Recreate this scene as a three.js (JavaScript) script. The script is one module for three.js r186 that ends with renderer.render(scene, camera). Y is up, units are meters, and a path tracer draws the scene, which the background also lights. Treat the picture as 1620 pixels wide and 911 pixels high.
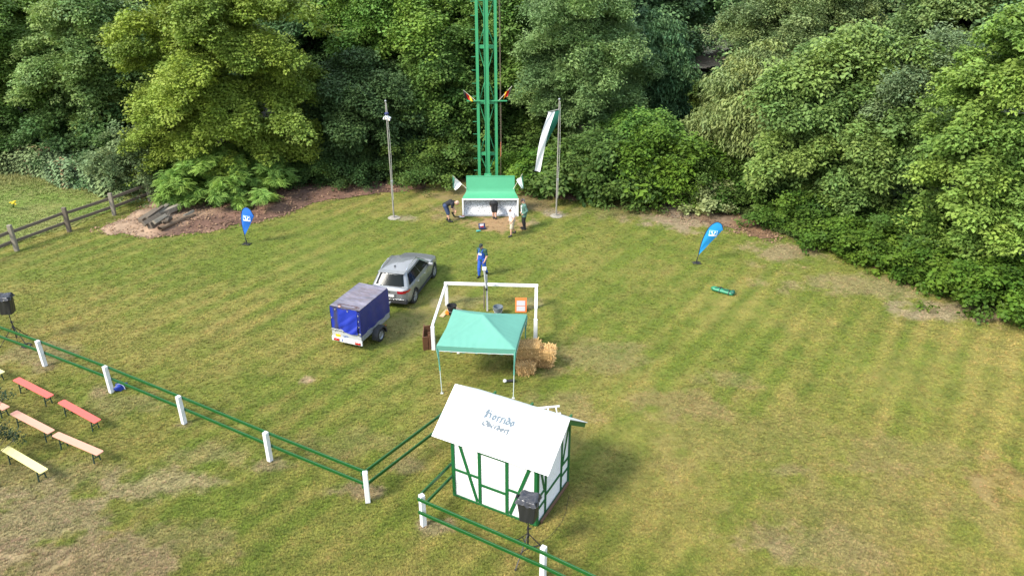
import * as THREE from 'three';
import { RoundedBoxGeometry } from 'three/addons/geometries/RoundedBoxGeometry.js';
import { mergeGeometries } from 'three/addons/utils/BufferGeometryUtils.js';

// ---------------------------------------------------------------- camera, sky, sun, exposure
const scene = new THREE.Scene();
const CAM_H = 16, PITCH = 26.5 * Math.PI / 180, FOC = 1220;            // drone height, downward tilt, focal length in photo pixels
const camera = new THREE.PerspectiveCamera(2 * Math.atan(455.5 / FOC) * 180 / Math.PI, 1620 / 911, 0.5, 600);
camera.position.set(0, CAM_H, 0);
camera.lookAt(0, CAM_H - Math.tan(PITCH) * 100, -100);
const renderer = new THREE.WebGLRenderer({ antialias: true });
renderer.toneMapping = THREE.LinearToneMapping;
renderer.toneMappingExposure = 1.82;
renderer.shadowMap.enabled = true;

const SUN = new THREE.Vector3(-0.62, 0.69, 0.42).normalize();
{ // hazy summer sky with soft clouds
  const W = 512, H = 256, d = new Float32Array(W * H * 4), q = makeNoise(77);
  for (let j = 0; j < H; j++) for (let i = 0; i < W; i++) {
    const up = ((j + 0.5) / H - 0.5) * Math.PI, az = ((i + 0.5) / W - 0.5) * 2 * Math.PI;
    const x = Math.cos(up) * Math.cos(az), y = Math.sin(up), z = Math.cos(up) * Math.sin(az);
    const t = Math.pow(Math.max(0, y), 0.5), c = [0.78 - 0.44 * t, 0.84 - 0.31 * t, 0.93 - 0.13 * t];
    const s = x * SUN.x + y * SUN.y + z * SUN.z, halo = 0.35 * Math.pow(Math.max(0, s), 6);
    const k = 1.6 / (Math.max(y, 0) + 0.25), n = q(x * k, 3.1, z * k) * 0.6 + q(x * k * 2.3, 8, z * k * 2.3) * 0.3;
    const cl = THREE.MathUtils.smoothstep(n, 0.38, 0.62) * 0.7;
    const e = y < 0 ? 0.32 : 1;
    for (let m = 0; m < 3; m++) d[(j * W + i) * 4 + m] = (c[m] * (1 - cl) + cl * [1.05, 1.05, 1.08][m] + halo) * e * 1.05;
    d[(j * W + i) * 4 + 3] = 1;
  }
  const sky = new THREE.DataTexture(d, W, H, THREE.RGBAFormat, THREE.FloatType);
  sky.mapping = THREE.EquirectangularReflectionMapping; sky.magFilter = sky.minFilter = THREE.LinearFilter; sky.needsUpdate = true;
  scene.background = sky; scene.environment = sky;
}
const sun = new THREE.DirectionalLight(new THREE.Color(1.0, 0.94, 0.83), 3.6);
sun.position.set(0, 0, -28).addScaledVector(SUN, 90); sun.target.position.set(0, 0, -28);
sun.castShadow = true; sun.shadow.radius = 26; sun.shadow.mapSize.set(4096, 4096);
Object.assign(sun.shadow.camera, { left: -60, right: 60, top: 60, bottom: -60, near: 1, far: 220 });
scene.add(sun); scene.add(sun.target);

// ---------------------------------------------------------------- helpers
function rng(a) { return () => { a |= 0; a = a + 0x6D2B79F5 | 0; let t = Math.imul(a ^ a >>> 15, 1 | a); t = t + Math.imul(t ^ t >>> 7, 61 | t) ^ t; return ((t ^ t >>> 14) >>> 0) / 4294967296; }; }
function makeNoise(seed) {                                                // value noise, 0..1
  const h = (x, y, z) => { let n = Math.imul(x, 374761393) + Math.imul(y, 668265263) + Math.imul(z, 2147483647 ^ seed * 7919) + seed * 1013; n = Math.imul(n ^ n >>> 13, 1274126177); n = Math.imul(n ^ n >>> 16, 2246822519); return ((n ^ n >>> 15) >>> 0) / 4294967296; };
  const s = (t) => t * t * (3 - 2 * t);
  return (x, y = 0, z = 0) => {
    const X = Math.floor(x), Y = Math.floor(y), Z = Math.floor(z), u = s(x - X), v = s(y - Y), w = s(z - Z), l = (a, b, t) => a + (b - a) * t;
    return l(l(l(h(X, Y, Z), h(X + 1, Y, Z), u), l(h(X, Y + 1, Z), h(X + 1, Y + 1, Z), u), v), l(l(h(X, Y, Z + 1), h(X + 1, Y, Z + 1), u), l(h(X, Y + 1, Z + 1), h(X + 1, Y + 1, Z + 1), u), v), w);
  };
}
const N1 = makeNoise(1), N2 = makeNoise(2), N3 = makeNoise(3);
const V = (x, y, z) => new THREE.Vector3(x, y, z);
const lerp = (a, b, t) => a + (b - a) * t, clamp = (x, a = 0, b = 1) => Math.min(b, Math.max(a, x)), sstep = THREE.MathUtils.smoothstep;
const sT = Math.sin(PITCH), cT = Math.cos(PITCH);
function dirOf(px, py) { const a = (px - 810) / FOC, b = -(py - 455.5) / FOC; return V(a, -sT + b * cT, -cT - b * sT); }
function P(px, py, h = 0) { const d = dirOf(px, py), t = (h - CAM_H) / d.y; return V(d.x * t, h, d.z * t); }            // the place at height h seen at that spot of the survey photo
function C(px, py, D) { const d = dirOf(px, py), t = D / -d.z; return V(d.x * t, CAM_H + d.y * t, -D); }
const mPerPx = (D, y) => (D * cT + (CAM_H - y) * sT) / FOC;

const col = (c) => (Array.isArray(c) ? new THREE.Color().setRGB(...c) : new THREE.Color(c));
function grain(seed, w, lo, hi, sx = 1, sy = 1, fine = 0.5) {            // grey grain map
  const r = rng(seed), q = makeNoise(seed), a = new Uint8Array(w * w * 4);
  for (let j = 0; j < w; j++) for (let i = 0; i < w; i++) {
    const u = i / w, v = j / w, m = Math.min(1, Math.min(u, v, 1 - u, 1 - v) * 12);
    const n = (q(u * 6 * sx, v * 6 * sy) * 0.5 + q(u * 22 * sx, v * 22 * sy, 5) * 0.3 + q(u * 60 * sx, v * 60 * sy, 9) * 0.2);
    const k = 255 * clamp(lerp(lo, hi, lerp(lerp(0.5, n, 0.4 + 0.6 * m), r(), fine * 0.4)));
    a.set([k, k, k, 255], (j * w + i) * 4);
  }
  const t = new THREE.DataTexture(a, w, w); t.wrapS = t.wrapT = THREE.RepeatWrapping; t.magFilter = THREE.LinearFilter; t.needsUpdate = true; return t;
}
const G_soft = grain(11, 256, 0.82, 1.0), G_wood = grain(12, 256, 0.55, 1.0, 0.35, 3.5), G_rough = grain(13, 256, 0.35, 1.0), G_bump = grain(14, 256, 0, 1);
function mat(c, rough = 0.7, o = {}) { return new THREE.MeshStandardMaterial({ color: col(c), roughness: rough, side: THREE.DoubleSide, ...o }); }
function canvasTex(w, h, draw) { const c = document.createElement('canvas'); c.width = w; c.height = h; draw(c.getContext('2d'), w, h); const t = new THREE.CanvasTexture(c); t.colorSpace = THREE.SRGBColorSpace; t.magFilter = THREE.LinearFilter; return t; }

const used = {};
function numbered(n) { if (!(n in used)) { used[n] = 0; return n; } used[n]++; return n + '_' + String(used[n]).padStart(3, '0'); }
function tag(o, label, category, group, kind) { if (label) o.userData.label = label; if (category) o.userData.category = category; if (group) o.userData.group = group; if (kind) o.userData.kind = kind; return o; }
function thing(name, label, category, pos = [0, 0, 0], turn = 0, group) { const o = new THREE.Group(); o.name = numbered(name); scene.add(o); if (pos.isVector3) o.position.copy(pos); else o.position.set(...pos); o.rotation.y = turn; return tag(o, label, category, group); }
const flat = (g) => { g = g.index ? g.toNonIndexed() : g; for (const k of Object.keys(g.attributes)) if (!['position', 'normal', 'uv'].includes(k)) g.deleteAttribute(k); if (!g.attributes.uv) g.setAttribute('uv', new THREE.BufferAttribute(new Float32Array(g.attributes.position.count * 2), 2)); g.morphAttributes = {}; return g; };
function obj(name, geos, m, parent = scene) {
  geos = [].concat(geos); const g = geos.length === 1 ? geos[0] : mergeGeometries(geos.map(flat));
  const o = new THREE.Mesh(g, m); o.name = parent === scene ? numbered(name) : name; parent.add(o); return o;
}
function box(w, h, d, x = 0, y = 0, z = 0, r = 0.006, ry = 0) { const g = r ? new RoundedBoxGeometry(w, h, d, 1, Math.min(r, w / 2.2, h / 2.2, d / 2.2)) : new THREE.BoxGeometry(w, h, d); if (ry) g.rotateY(ry); return g.translate(x, y, z); }
function bar(a, b, w, h = w, r = 0.006, roll = 0) {                       // square bar from a to b
  const d = b.clone().sub(a), L = d.length(), g = new RoundedBoxGeometry(w, h, L, 1, Math.min(r, w / 2.2, h / 2.2));
  const m = new THREE.Matrix4().lookAt(b, a, Math.abs(d.y) / L > 0.999 ? V(0, 0, 1) : V(0, 1, 0)); if (roll) g.rotateZ(roll);
  return g.applyMatrix4(m).translate((a.x + b.x) / 2, (a.y + b.y) / 2, (a.z + b.z) / 2);
}
function rod(a, b, r0, r1 = r0, n = 8) { const d = b.clone().sub(a), g = new THREE.CylinderGeometry(r1, r0, d.length(), n, 1); g.applyQuaternion(new THREE.Quaternion().setFromUnitVectors(V(0, 1, 0), d.clone().normalize())); return g.translate((a.x + b.x) / 2, (a.y + b.y) / 2, (a.z + b.z) / 2); }
function tube(pts, r, n = 24, k = 6) { return new THREE.TubeGeometry(new THREE.CatmullRomCurve3(pts), n, r, k); }
function lathe(pts, n = 20) { return new THREE.LatheGeometry(pts.map((p) => new THREE.Vector2(...p)), n); }
function sheet(nu, nv, f) {                                               // parametric sheet with uv
  const p = [], uv = [], ix = [];
  for (let j = 0; j <= nv; j++) for (let i = 0; i <= nu; i++) { const q = f(i / nu, j / nv); p.push(q.x, q.y, q.z); uv.push(i / nu, j / nv); }
  for (let j = 0; j < nv; j++) for (let i = 0; i < nu; i++) { const a = j * (nu + 1) + i, b = a + nu + 1; ix.push(a, a + 1, b + 1, a, b + 1, b); }
  const g = new THREE.BufferGeometry(); g.setAttribute('position', new THREE.Float32BufferAttribute(p, 3)); g.setAttribute('uv', new THREE.Float32BufferAttribute(uv, 2)); g.setIndex(ix); g.computeVertexNormals(); return g;
}
function roughen(g, amp, f, seed = 3) {                                  // uneven surface, along position noise so seams stay closed
  const q = makeNoise(seed), p = g.attributes.position;
  for (let i = 0; i < p.count; i++) { const x = p.getX(i), y = p.getY(i), z = p.getZ(i); p.setXYZ(i, x + (q(x * f, y * f, z * f) - 0.5) * amp, y + (q(x * f + 40, y * f, z * f) - 0.5) * amp, z + (q(x * f, y * f + 40, z * f) - 0.5) * amp); }
  g.computeVertexNormals(); return g;
}
const yaw = (a, b) => Math.atan2(-(b.z - a.z), b.x - a.x);               // turn that lays local +x along a -> b
function inst(name, geo, m, list, parent, colors) { const o = new THREE.InstancedMesh(geo, m, list.length); list.forEach((x, i) => o.setMatrixAt(i, x)); if (colors) colors.forEach((c, i) => o.setColorAt(i, c)); o.name = parent === scene ? numbered(name) : name; parent.add(o); return o; }
// ---------------------------------------------------------------- ground
const STR = 35 * Math.PI / 180;
const patches = [ // worn, dry or bare spots of the lawn: photo px, radii in px, linear colour, strength
  [70, 582, 18, 8, [.30, .21, .12], .5], [160, 618, 22, 10, [.34, .25, .13], .7], [290, 672, 18, 9, [.30, .22, .12], .5], [425, 735, 34, 12, [.30, .22, .13], .6], [570, 775, 45, 18, [.32, .23, .13], .75], [640, 740, 30, 16, [.30, .22, .13], .45],
  [690, 835, 35, 16, [.34, .26, .16], .6], [668, 828, 14, 8, [.40, .30, .20], .8], [485, 602, 12, 7, [.40, .28, .17], .8], [780, 351, 60, 13, [.40, .25, .12], 1.0], [770, 300, 80, 20, [.27, .17, .10], .5], [715, 335, 30, 14, [.32, .22, .12], .5],
  [848, 315, 30, 16, [.27, .18, .11], .6], [845, 352, 12, 6, [.38, .28, .17], .6], [1090, 347, 76, 15, [.38, .28, .19], .8], [1190, 352, 60, 18, [.28, .16, .09], .75], [1250, 398, 64, 18, [.34, .25, .14], .75], [1400, 452, 130, 20, [.33, .25, .14], .5], [1520, 492, 110, 18, [.36, .28, .18], .75],
  [30, 830, 170, 60, [.35, .27, .15], .68], [250, 770, 90, 28, [.36, .29, .15], .7], [120, 890, 190, 45, [.33, .24, .13], .7], [330, 720, 60, 20, [.32, .26, .12], .4], [80, 760, 110, 30, [.33, .26, .13], .4], [280, 860, 120, 40, [.29, .22, .11], .35],
  [1080, 640, 70, 22, [.30, .20, .10], .4], [1160, 600, 50, 14, [.30, .22, .12], .3], [1210, 850, 50, 40, [.34, .24, .13], .45], [1280, 870, 110, 40, [.31, .24, .13], .35], [1600, 760, 60, 40, [.33, .19, .08], .45], [1240, 745, 50, 14, [.31, .23, .13], .35],
  [1450, 720, 110, 30, [.25, .19, .10], .2], [1340, 810, 200, 70, [.24, .20, .075], .3], [1200, 700, 160, 60, [.24, .20, .075], .2], [700, 480, 14, 8, [.36, .30, .16], .6], [740, 478, 26, 8, [.34, .27, .14], .4], [840, 482, 18, 9, [.38, .32, .17], .6], [640, 520, 60, 26, [.28, .21, .10], .45], [870, 590, 30, 12, [.36, .26, .12], .4], [960, 560, 60, 25, [.28, .21, .11], .35], [880, 640, 60, 25, [.30, .22, .11], .35],
  [60, 560, 60, 14, [.30, .23, .13], .4], [210, 640, 80, 18, [.32, .26, .13], .3], [560, 500, 40, 20, [.26, .20, .09], .3], [560, 700, 110, 26, [.26, .20, .09], .3], [640, 345, 24, 5, [.38, .30, .2], .6], [880, 338, 18, 5, [.34, .27, .19], .8], [985, 335, 60, 14, [.30, .22, .13], .35],
].map(([x, y, rx, ry, c, k]) => { const p = P(x, y), q = P(x + rx, y), r = P(x, y - ry), s = P(x, y + ry); return { x: p.x, z: p.z, rx: q.x - p.x, rz: Math.abs(r.z - s.z) / 2, c, k }; });
const lush = [[120, 395, 300, 40, .7], [300, 430, 240, 60, .55], [440, 370, 220, 22, .6], [860, 360, 160, 40, .5], [900, 480, 80, 50, .3], [150, 650, 60, 60, .5], [130, 610, 90, 30, .45], [400, 800, 90, 60, .35], [980, 900, 90, 40, .45], [640, 820, 180, 70, .3], [1320, 470, 140, 40, .25], [1560, 620, 120, 70, .3], [700, 420, 160, 40, .35], [930, 720, 80, 60, .3]].map(([x, y, rx, ry, k]) => { const p = P(x, y), q = P(x + rx, y), r = P(x, y - ry), s = P(x, y + ry); return { x: p.x, z: p.z, rx: q.x - p.x, rz: Math.abs(r.z - s.z) / 2, k }; });
function lawnColor(x, z, o = []) {
  const s = x * Math.cos(STR) + z * Math.sin(STR), u = x * Math.sin(STR) - z * Math.cos(STR);
  const big = N1(x * .11, 1, z * .11), mid = N2(x * .42, 2, z * .42), sm = N3(x * 1.6, 3, z * 1.6), fine = N1(x * 6, 4, z * 6);
  const along = N2(s * 2.4, 7, u * .28), st = Math.sin(2 * Math.PI * s / 1.12 + 1.4 * (N3(u * .12, 5, s * .1) - .5)) * (0.25 + 0.75 * sstep(N1(u * .1, 12, s * .12), .3, .7));
  let dry = clamp(.50 + (big - .5) * .5 + (mid - .5) * .42 + (sm - .5) * .42 + (fine - .5) * .34 + (along - .5) * .5 + st * .17 - .07);
  for (const p of lush) { const d = ((x - p.x) / p.rx) ** 2 + ((z - p.z) / p.rz) ** 2; if (d < 3) dry -= p.k * .42 * Math.exp(-d * 1.3); }
  dry = clamp(dry);
  const v = .90 + .22 * N2(x * 2.6, 9, z * 2.6) + .12 * (fine - .5) + st * .06;
  o[0] = lerp(.120, .244, dry) * v; o[1] = lerp(.156, .200, dry) * v; o[2] = lerp(.013, .048, dry) * v;
  for (const p of patches) {
    const d = ((x - p.x) / p.rx) ** 2 + ((z - p.z) / p.rz) ** 2; if (d > 3) continue;
    const k = p.k * sstep(1.25 - Math.sqrt(d) + (mid - .5) * .7 + (sm - .5) * .9 + (fine - .5) * .5, .0, .7);
    for (let i = 0; i < 3; i++) o[i] = lerp(o[i], p.c[i] * .80 * (.8 + .4 * fine), k);
  }
  return o;
}
const grassGrain = (() => {                                              // fine blades grain, 2.4 m a tile
  const w = 1024, r = rng(5), a = new Float32Array(w * w).fill(.5);
  for (let n = 0; n < 60000; n++) { let x = r() * w, y = r() * w; const t = r() * 6.283, L = 5 + r() * 12, b = r(); for (let k = 0; k < L; k++) { const i = ((y | 0) & 1023) * w + ((x | 0) & 1023); a[i] = lerp(a[i], b, .6); x += Math.cos(t); y += Math.sin(t); } }
  const d = new Uint8Array(w * w * 4); for (let i = 0; i < w * w; i++) { const k = 255 * clamp(.62 + .38 * a[i]); d.set([k, k, k * .96, 255], i * 4); }
  const t = new THREE.DataTexture(d, w, w); t.wrapS = t.wrapT = THREE.RepeatWrapping; t.magFilter = THREE.LinearFilter; t.needsUpdate = true; return t;
})();
function land(name, pts, cell, colorOf, heightOf, m, edge = .35, uvs = 2.4) {       // a sheet of ground with an uneven outline; pts on the ground
  let x0 = 1e9, x1 = -1e9, z0 = 1e9, z1 = -1e9; for (const p of pts) { x0 = Math.min(x0, p.x); x1 = Math.max(x1, p.x); z0 = Math.min(z0, p.z); z1 = Math.max(z1, p.z); }
  const sd = (x, z) => { let d = 1e9, inn = false; for (let i = 0, j = pts.length - 1; i < pts.length; j = i++) { const a = pts[i], b = pts[j], ex = b.x - a.x, ez = b.z - a.z, t = clamp(((x - a.x) * ex + (z - a.z) * ez) / (ex * ex + ez * ez)); d = Math.min(d, Math.hypot(x - a.x - ex * t, z - a.z - ez * t)); if ((a.z > z) !== (b.z > z) && x < ex * (z - a.z) / ez + a.x) inn = !inn; } return inn ? d : -d; };
  const nx = Math.ceil((x1 - x0) / cell) + 2, nz = Math.ceil((z1 - z0) / cell) + 2, id = new Int32Array((nx + 1) * (nz + 1)).fill(-1), p = [], c = [], uv = [], ix = [], S = new Float32Array((nx + 1) * (nz + 1));
  for (let j = 0; j <= nz; j++) for (let i = 0; i <= nx; i++) { const x = x0 + (i - 1) * cell, z = z0 + (j - 1) * cell; S[j * (nx + 1) + i] = edge < 0 ? 9 : sd(x, z) + edge * ((N1(x * 1.1, 21, z * 1.1) - .5) * 2 + (N2(x * 4, 22, z * 4) - .5) * 1.1); }
  const vert = (i, j) => { const k = j * (nx + 1) + i; if (id[k] < 0) { const x = x0 + (i - 1) * cell, z = z0 + (j - 1) * cell; id[k] = p.length / 3; p.push(x, heightOf(x, z, Math.max(0, S[k])), z); uv.push(x / uvs, z / uvs); c.push(...colorOf(x, z, S[k]).slice(0, 3)); } return id[k]; };
  for (let j = 0; j < nz; j++) for (let i = 0; i < nx; i++) { const k = j * (nx + 1) + i; if (S[k] + S[k + 1] + S[k + nx + 1] + S[k + nx + 2] > 0) { const a = vert(i, j), b = vert(i + 1, j), d = vert(i, j + 1), e = vert(i + 1, j + 1); ix.push(a, d, b, b, d, e); } }
  const g = new THREE.BufferGeometry(); g.setAttribute('position', new THREE.Float32BufferAttribute(p, 3)); g.setAttribute('color', new THREE.Float32BufferAttribute(c, 3)); g.setAttribute('uv', new THREE.Float32BufferAttribute(uv, 2)); g.setIndex(ix); g.computeVertexNormals();
  const o = obj(name, g, m); o.userData.kind = 'structure'; o.userData.sd = null; delete o.userData.sd; return Object.assign(o, {}), { mesh: o, inside: (x, z) => sd(x, z) };
}
const groundMat = (map, bump) => new THREE.MeshStandardMaterial({ vertexColors: true, roughness: 1, map, bumpMap: map, bumpScale: bump });
const lawnMat = groundMat(grassGrain, .012), soilGrain = grain(31, 512, .5, 1, 1, 1, .7), soilMat = groundMat(soilGrain, .03);
land('lawn', [V(-32, 0, -8), V(32, 0, -8), V(32, 0, -52), V(-32, 0, -52)], .14, (x, z) => lawnColor(x, z), (x, z) => .05 * (N1(x * .2, 40, z * .2) - .5) + .012 * (N2(x * 1.5, 41, z * 1.5) - .5) - .01, lawnMat, -1);
{ const g = new THREE.PlaneGeometry(900, 900).rotateX(-Math.PI / 2).translate(0, -.08, 0), uv = g.attributes.uv; for (let i = 0; i < uv.count; i++) uv.setXY(i, uv.getX(i) * 300, uv.getY(i) * 300); obj('ground', g, new THREE.MeshStandardMaterial({ color: col([.12, .14, .035]), roughness: 1, map: grassGrain })).userData.kind = 'structure'; }
// woodland floor behind the lawn, the mulch bank at its left, dry strip at its right, the meadow beyond the wooden fence
const woodEdge = [[-60, 262], [120, 262], [232, 296], [330, 316], [470, 296], [660, 284], [760, 278], [860, 282], [930, 298], [1060, 318], [1150, 332], [1240, 372], [1330, 398], [1420, 430], [1500, 458], [1620, 492], [1760, 540]];
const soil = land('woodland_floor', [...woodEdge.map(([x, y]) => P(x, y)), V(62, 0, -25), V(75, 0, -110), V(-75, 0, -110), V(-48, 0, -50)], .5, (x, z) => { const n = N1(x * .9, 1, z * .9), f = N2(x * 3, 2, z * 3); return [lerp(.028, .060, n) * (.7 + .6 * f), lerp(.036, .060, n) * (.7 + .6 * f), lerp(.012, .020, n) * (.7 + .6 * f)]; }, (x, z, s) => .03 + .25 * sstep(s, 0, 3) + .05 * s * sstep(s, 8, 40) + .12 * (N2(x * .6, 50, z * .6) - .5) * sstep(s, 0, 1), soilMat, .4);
const mulchCol = (x, z) => { const n = N1(x * .8, 31, z * .8), f = N2(x * 3.2, 32, z * 3.2), k = (.75 + .5 * f) * .9, left = clamp((-16.5 - x) / 4 + (n - .5)); return [lerp(lerp(.16, .25, n), .43, left) * k, lerp(lerp(.086, .135, n), .29, left) * k, lerp(lerp(.058, .088, n), .19, left) * k]; };
const mulch = land('mulch_bank', [[146, 366], [200, 344], [244, 318], [330, 312], [480, 290], [672, 284], [668, 300], [560, 310], [492, 322], [440, 345], [330, 366], [230, 376]].map(([x, y]) => P(x, y)), .13, mulchCol, (x, z, s) => .012 + .22 * sstep(s, 0, 1.4) + .12 * (N1(x * 1.3, 33, z * 1.3) - .4) * sstep(s, .1, .8) + .05 * (N2(x * 4, 34, z * 4) - .5) * sstep(s, 0, .4), soilMat, .3);
const mulch2 = land('leaf_mould_patch', [[862, 288], [930, 292], [935, 306], [905, 318], [862, 306]].map(([x, y]) => P(x, y)), .13, (x, z) => mulchCol(x, z).map((c, i) => c * [1.1, 1.1, 1.1][i]), (x, z, s) => .012 + .12 * sstep(s, 0, .8) + .04 * (N2(x * 4, 34, z * 4) - .5), soilMat, .25);
const dryEdge = land('dry_leaf_strip', [[1040, 322], [1130, 332], [1200, 348], [1236, 372], [1216, 380], [1150, 360], [1095, 347], [1045, 338]].map(([x, y]) => P(x, y)), .13, (x, z) => { const n = N1(x * 1.1, 61, z * 1.1), f = N2(x * 4, 62, z * 4), t = clamp((x - 10.5) / 2.2 + (n - .5)); return [lerp(.24, .20, t) * (.7 + .6 * f), lerp(.18, .11, t) * (.7 + .6 * f), lerp(.12, .055, t) * (.7 + .6 * f)]; }, (x, z, s) => .01 + .06 * sstep(s, 0, .8) + .03 * (N2(x * 4, 34, z * 4) - .5) * sstep(s, 0, .3), soilMat, .35);
const meadow = land('meadow', [[-90, 420], [26, 385], [109, 358], [180, 333], [238, 312], [232, 285], [120, 240], [-140, 240]].map(([x, y]) => P(x, y)), .2, (x, z) => { const n = N1(x * .4, 71, z * .4), f = N2(x * 2.2, 72, z * 2.2), t = clamp(n * 1.1 + (f - .5) * .6 - .1); return [lerp(.14, .25, t), lerp(.22, .24, t), lerp(.025, .07, t)]; }, (x, z, s) => .012 + .05 * sstep(s, 0, 1) * N2(x, 73, z), lawnMat, .25);
land('dirt_path', [[1085, 112], [1105, 98], [1135, 88], [1175, 92], [1160, 108], [1120, 116], [1098, 124]].map(([x, y]) => P(x, y, 2)), .5, (x, z) => { const f = N2(x * 2, 82, z * 2); return [.30 * (.8 + .4 * f), .23 * (.8 + .4 * f), .15 * (.8 + .4 * f)]; }, (x, z, s) => 2.6 + .02 * s, soilMat, .6);

// mown grass: small tufts all over the lawn
{
  const r = rng(101), g = (() => { const p = [], q = rng(9); for (let i = 0; i < 9; i++) { const a = q() * 6.283, b = .018 * q(), L = .028 + .03 * q(), w = .0045 + .003 * q(), o = .025 + .03 * q(), x = Math.cos(a) * b * 2, z = Math.sin(a) * b * 2; p.push(x - Math.sin(a) * w, -.01, z + Math.cos(a) * w, x + Math.sin(a) * w, -.01, z - Math.cos(a) * w, x + Math.cos(a) * o, L, z + Math.sin(a) * o); } const h = new THREE.BufferGeometry(); h.setAttribute('position', new THREE.Float32BufferAttribute(p, 3)); h.computeVertexNormals(); return h; })();
  const list = [], cols = [], m = new THREE.Matrix4(), e = new THREE.Euler(), c = [];
  const bare = [mulch, mulch2, dryEdge, meadow, soil];
  while (list.length < 230000) {
    const px = -60 + r() * 1740, py = 285 + Math.pow(r(), .9) * 660, p = P(px, py); if (p.z < -46) continue;
    let skip = 0; if (p.z < -27) for (const b of bare) { const s = b.inside(p.x, p.z); if (s > -.05 && r() < .97) { skip = 1; break; } } if (skip) continue;
    lawnColor(p.x, p.z, c); if (c[0] > c[1] * 1.32 && r() < .75) continue;
    const D = Math.hypot(p.x, p.z), s = (.55 + .6 * r()) * (.62 + D / 55);
    m.makeRotationFromEuler(e.set(0, r() * 6.283, 0)).scale(V(s, s * (.55 + .5 * r()), s)).setPosition(p.x, .004, p.z); list.push(m.clone());
    const k = .66 + 1.0 * r(), d = r() < .15 ? 1.25 : 1; cols.push(new THREE.Color().setRGB(c[0] * k * d, c[1] * k, c[2] * k * d));
  }
  tag(inst('mown_grass', g, mat([1, 1, 1], .8), list, scene, cols), 'short mown grass with dry straw coloured patches covering the lawn', 'grass', null, 'stuff');
  // longer grass in the meadow and along the fence line and the wood's edge
  const l2 = [], c2 = []; const g2 = g.clone().scale(2.2, 6.5, 2.2);
  while (l2.length < 16000) {
    const px = -90 + r() * 340, py = 238 + r() * 180, p = P(px, py), s0 = meadow.inside(p.x, p.z); if (s0 < .05) continue;
    const far = 1 - sstep(py, 268, 318), s = .5 + .5 * r() + far * .9 * r(); m.makeRotationFromEuler(e.set((r() - .5) * .3, r() * 6.283, (r() - .5) * .3)).scale(V(s * 1.2, s * (.12 + .16 * r() + far * .45), s * 1.2)).setPosition(p.x, .05, p.z); l2.push(m.clone());
    const t = clamp(N1(p.x * .5, 71, p.z * .5) + (r() - .5) * .7 + far * .25), k = .8 + .5 * r(); c2.push(new THREE.Color().setRGB(lerp(.15, .28, t) * k, lerp(.24, .27, t) * k, lerp(.03, .09, t) * k));
  }
  tag(inst('meadow_grass', g2, mat([1, 1, 1], .8), l2, scene, c2), 'bright uncut meadow grass beyond the wooden rail fence', 'grass', null, 'stuff');
  // dry leaves and bark on the bare ground
  const lg = new THREE.PlaneGeometry(.09, .055, 2, 1); { const p = lg.attributes.position; for (let i = 0; i < p.count; i++) if (Math.abs(p.getX(i)) < .01) p.setZ(i, .02); lg.rotateX(-Math.PI / 2); lg.computeVertexNormals(); }
  const l3 = [], c3 = []; let tries = 0;
  while (l3.length < 4200 && tries++ < 200000) {
    const px = 130 + r() * 1400, py = 280 + r() * 200, p = P(px, py); const a = mulch.inside(p.x, p.z), b = mulch2.inside(p.x, p.z), d = dryEdge.inside(p.x, p.z), w = soil.inside(p.x, p.z);
    if (!(a > -.3 || b > -.25 || d > -.4 || (w > -.6 && w < 2.5 && r() < .25))) continue;
    const y = a > 0 ? .02 + .22 * sstep(a, 0, 1.4) + .05 : .05 + .2 * sstep(Math.max(w, 0), 0, 2), s = .6 + .9 * r();
    m.makeRotationFromEuler(e.set((r() - .5) * 1.2, r() * 6.283, (r() - .5) * 1.2)).scale(V(s, s, s)).setPosition(p.x, y, p.z); l3.push(m.clone());
    const t = r(); c3.push(new THREE.Color().setRGB(lerp(.13, .32, t * t), lerp(.072, .20, t * t), lerp(.045, .11, t * t)));
  }
  tag(inst('leaf_litter', lg, mat([1, 1, 1], .9), l3, scene, c3), 'brown dry leaves scattered over the bare earth along the wood', 'leaf litter', null, 'stuff');
}
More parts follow.
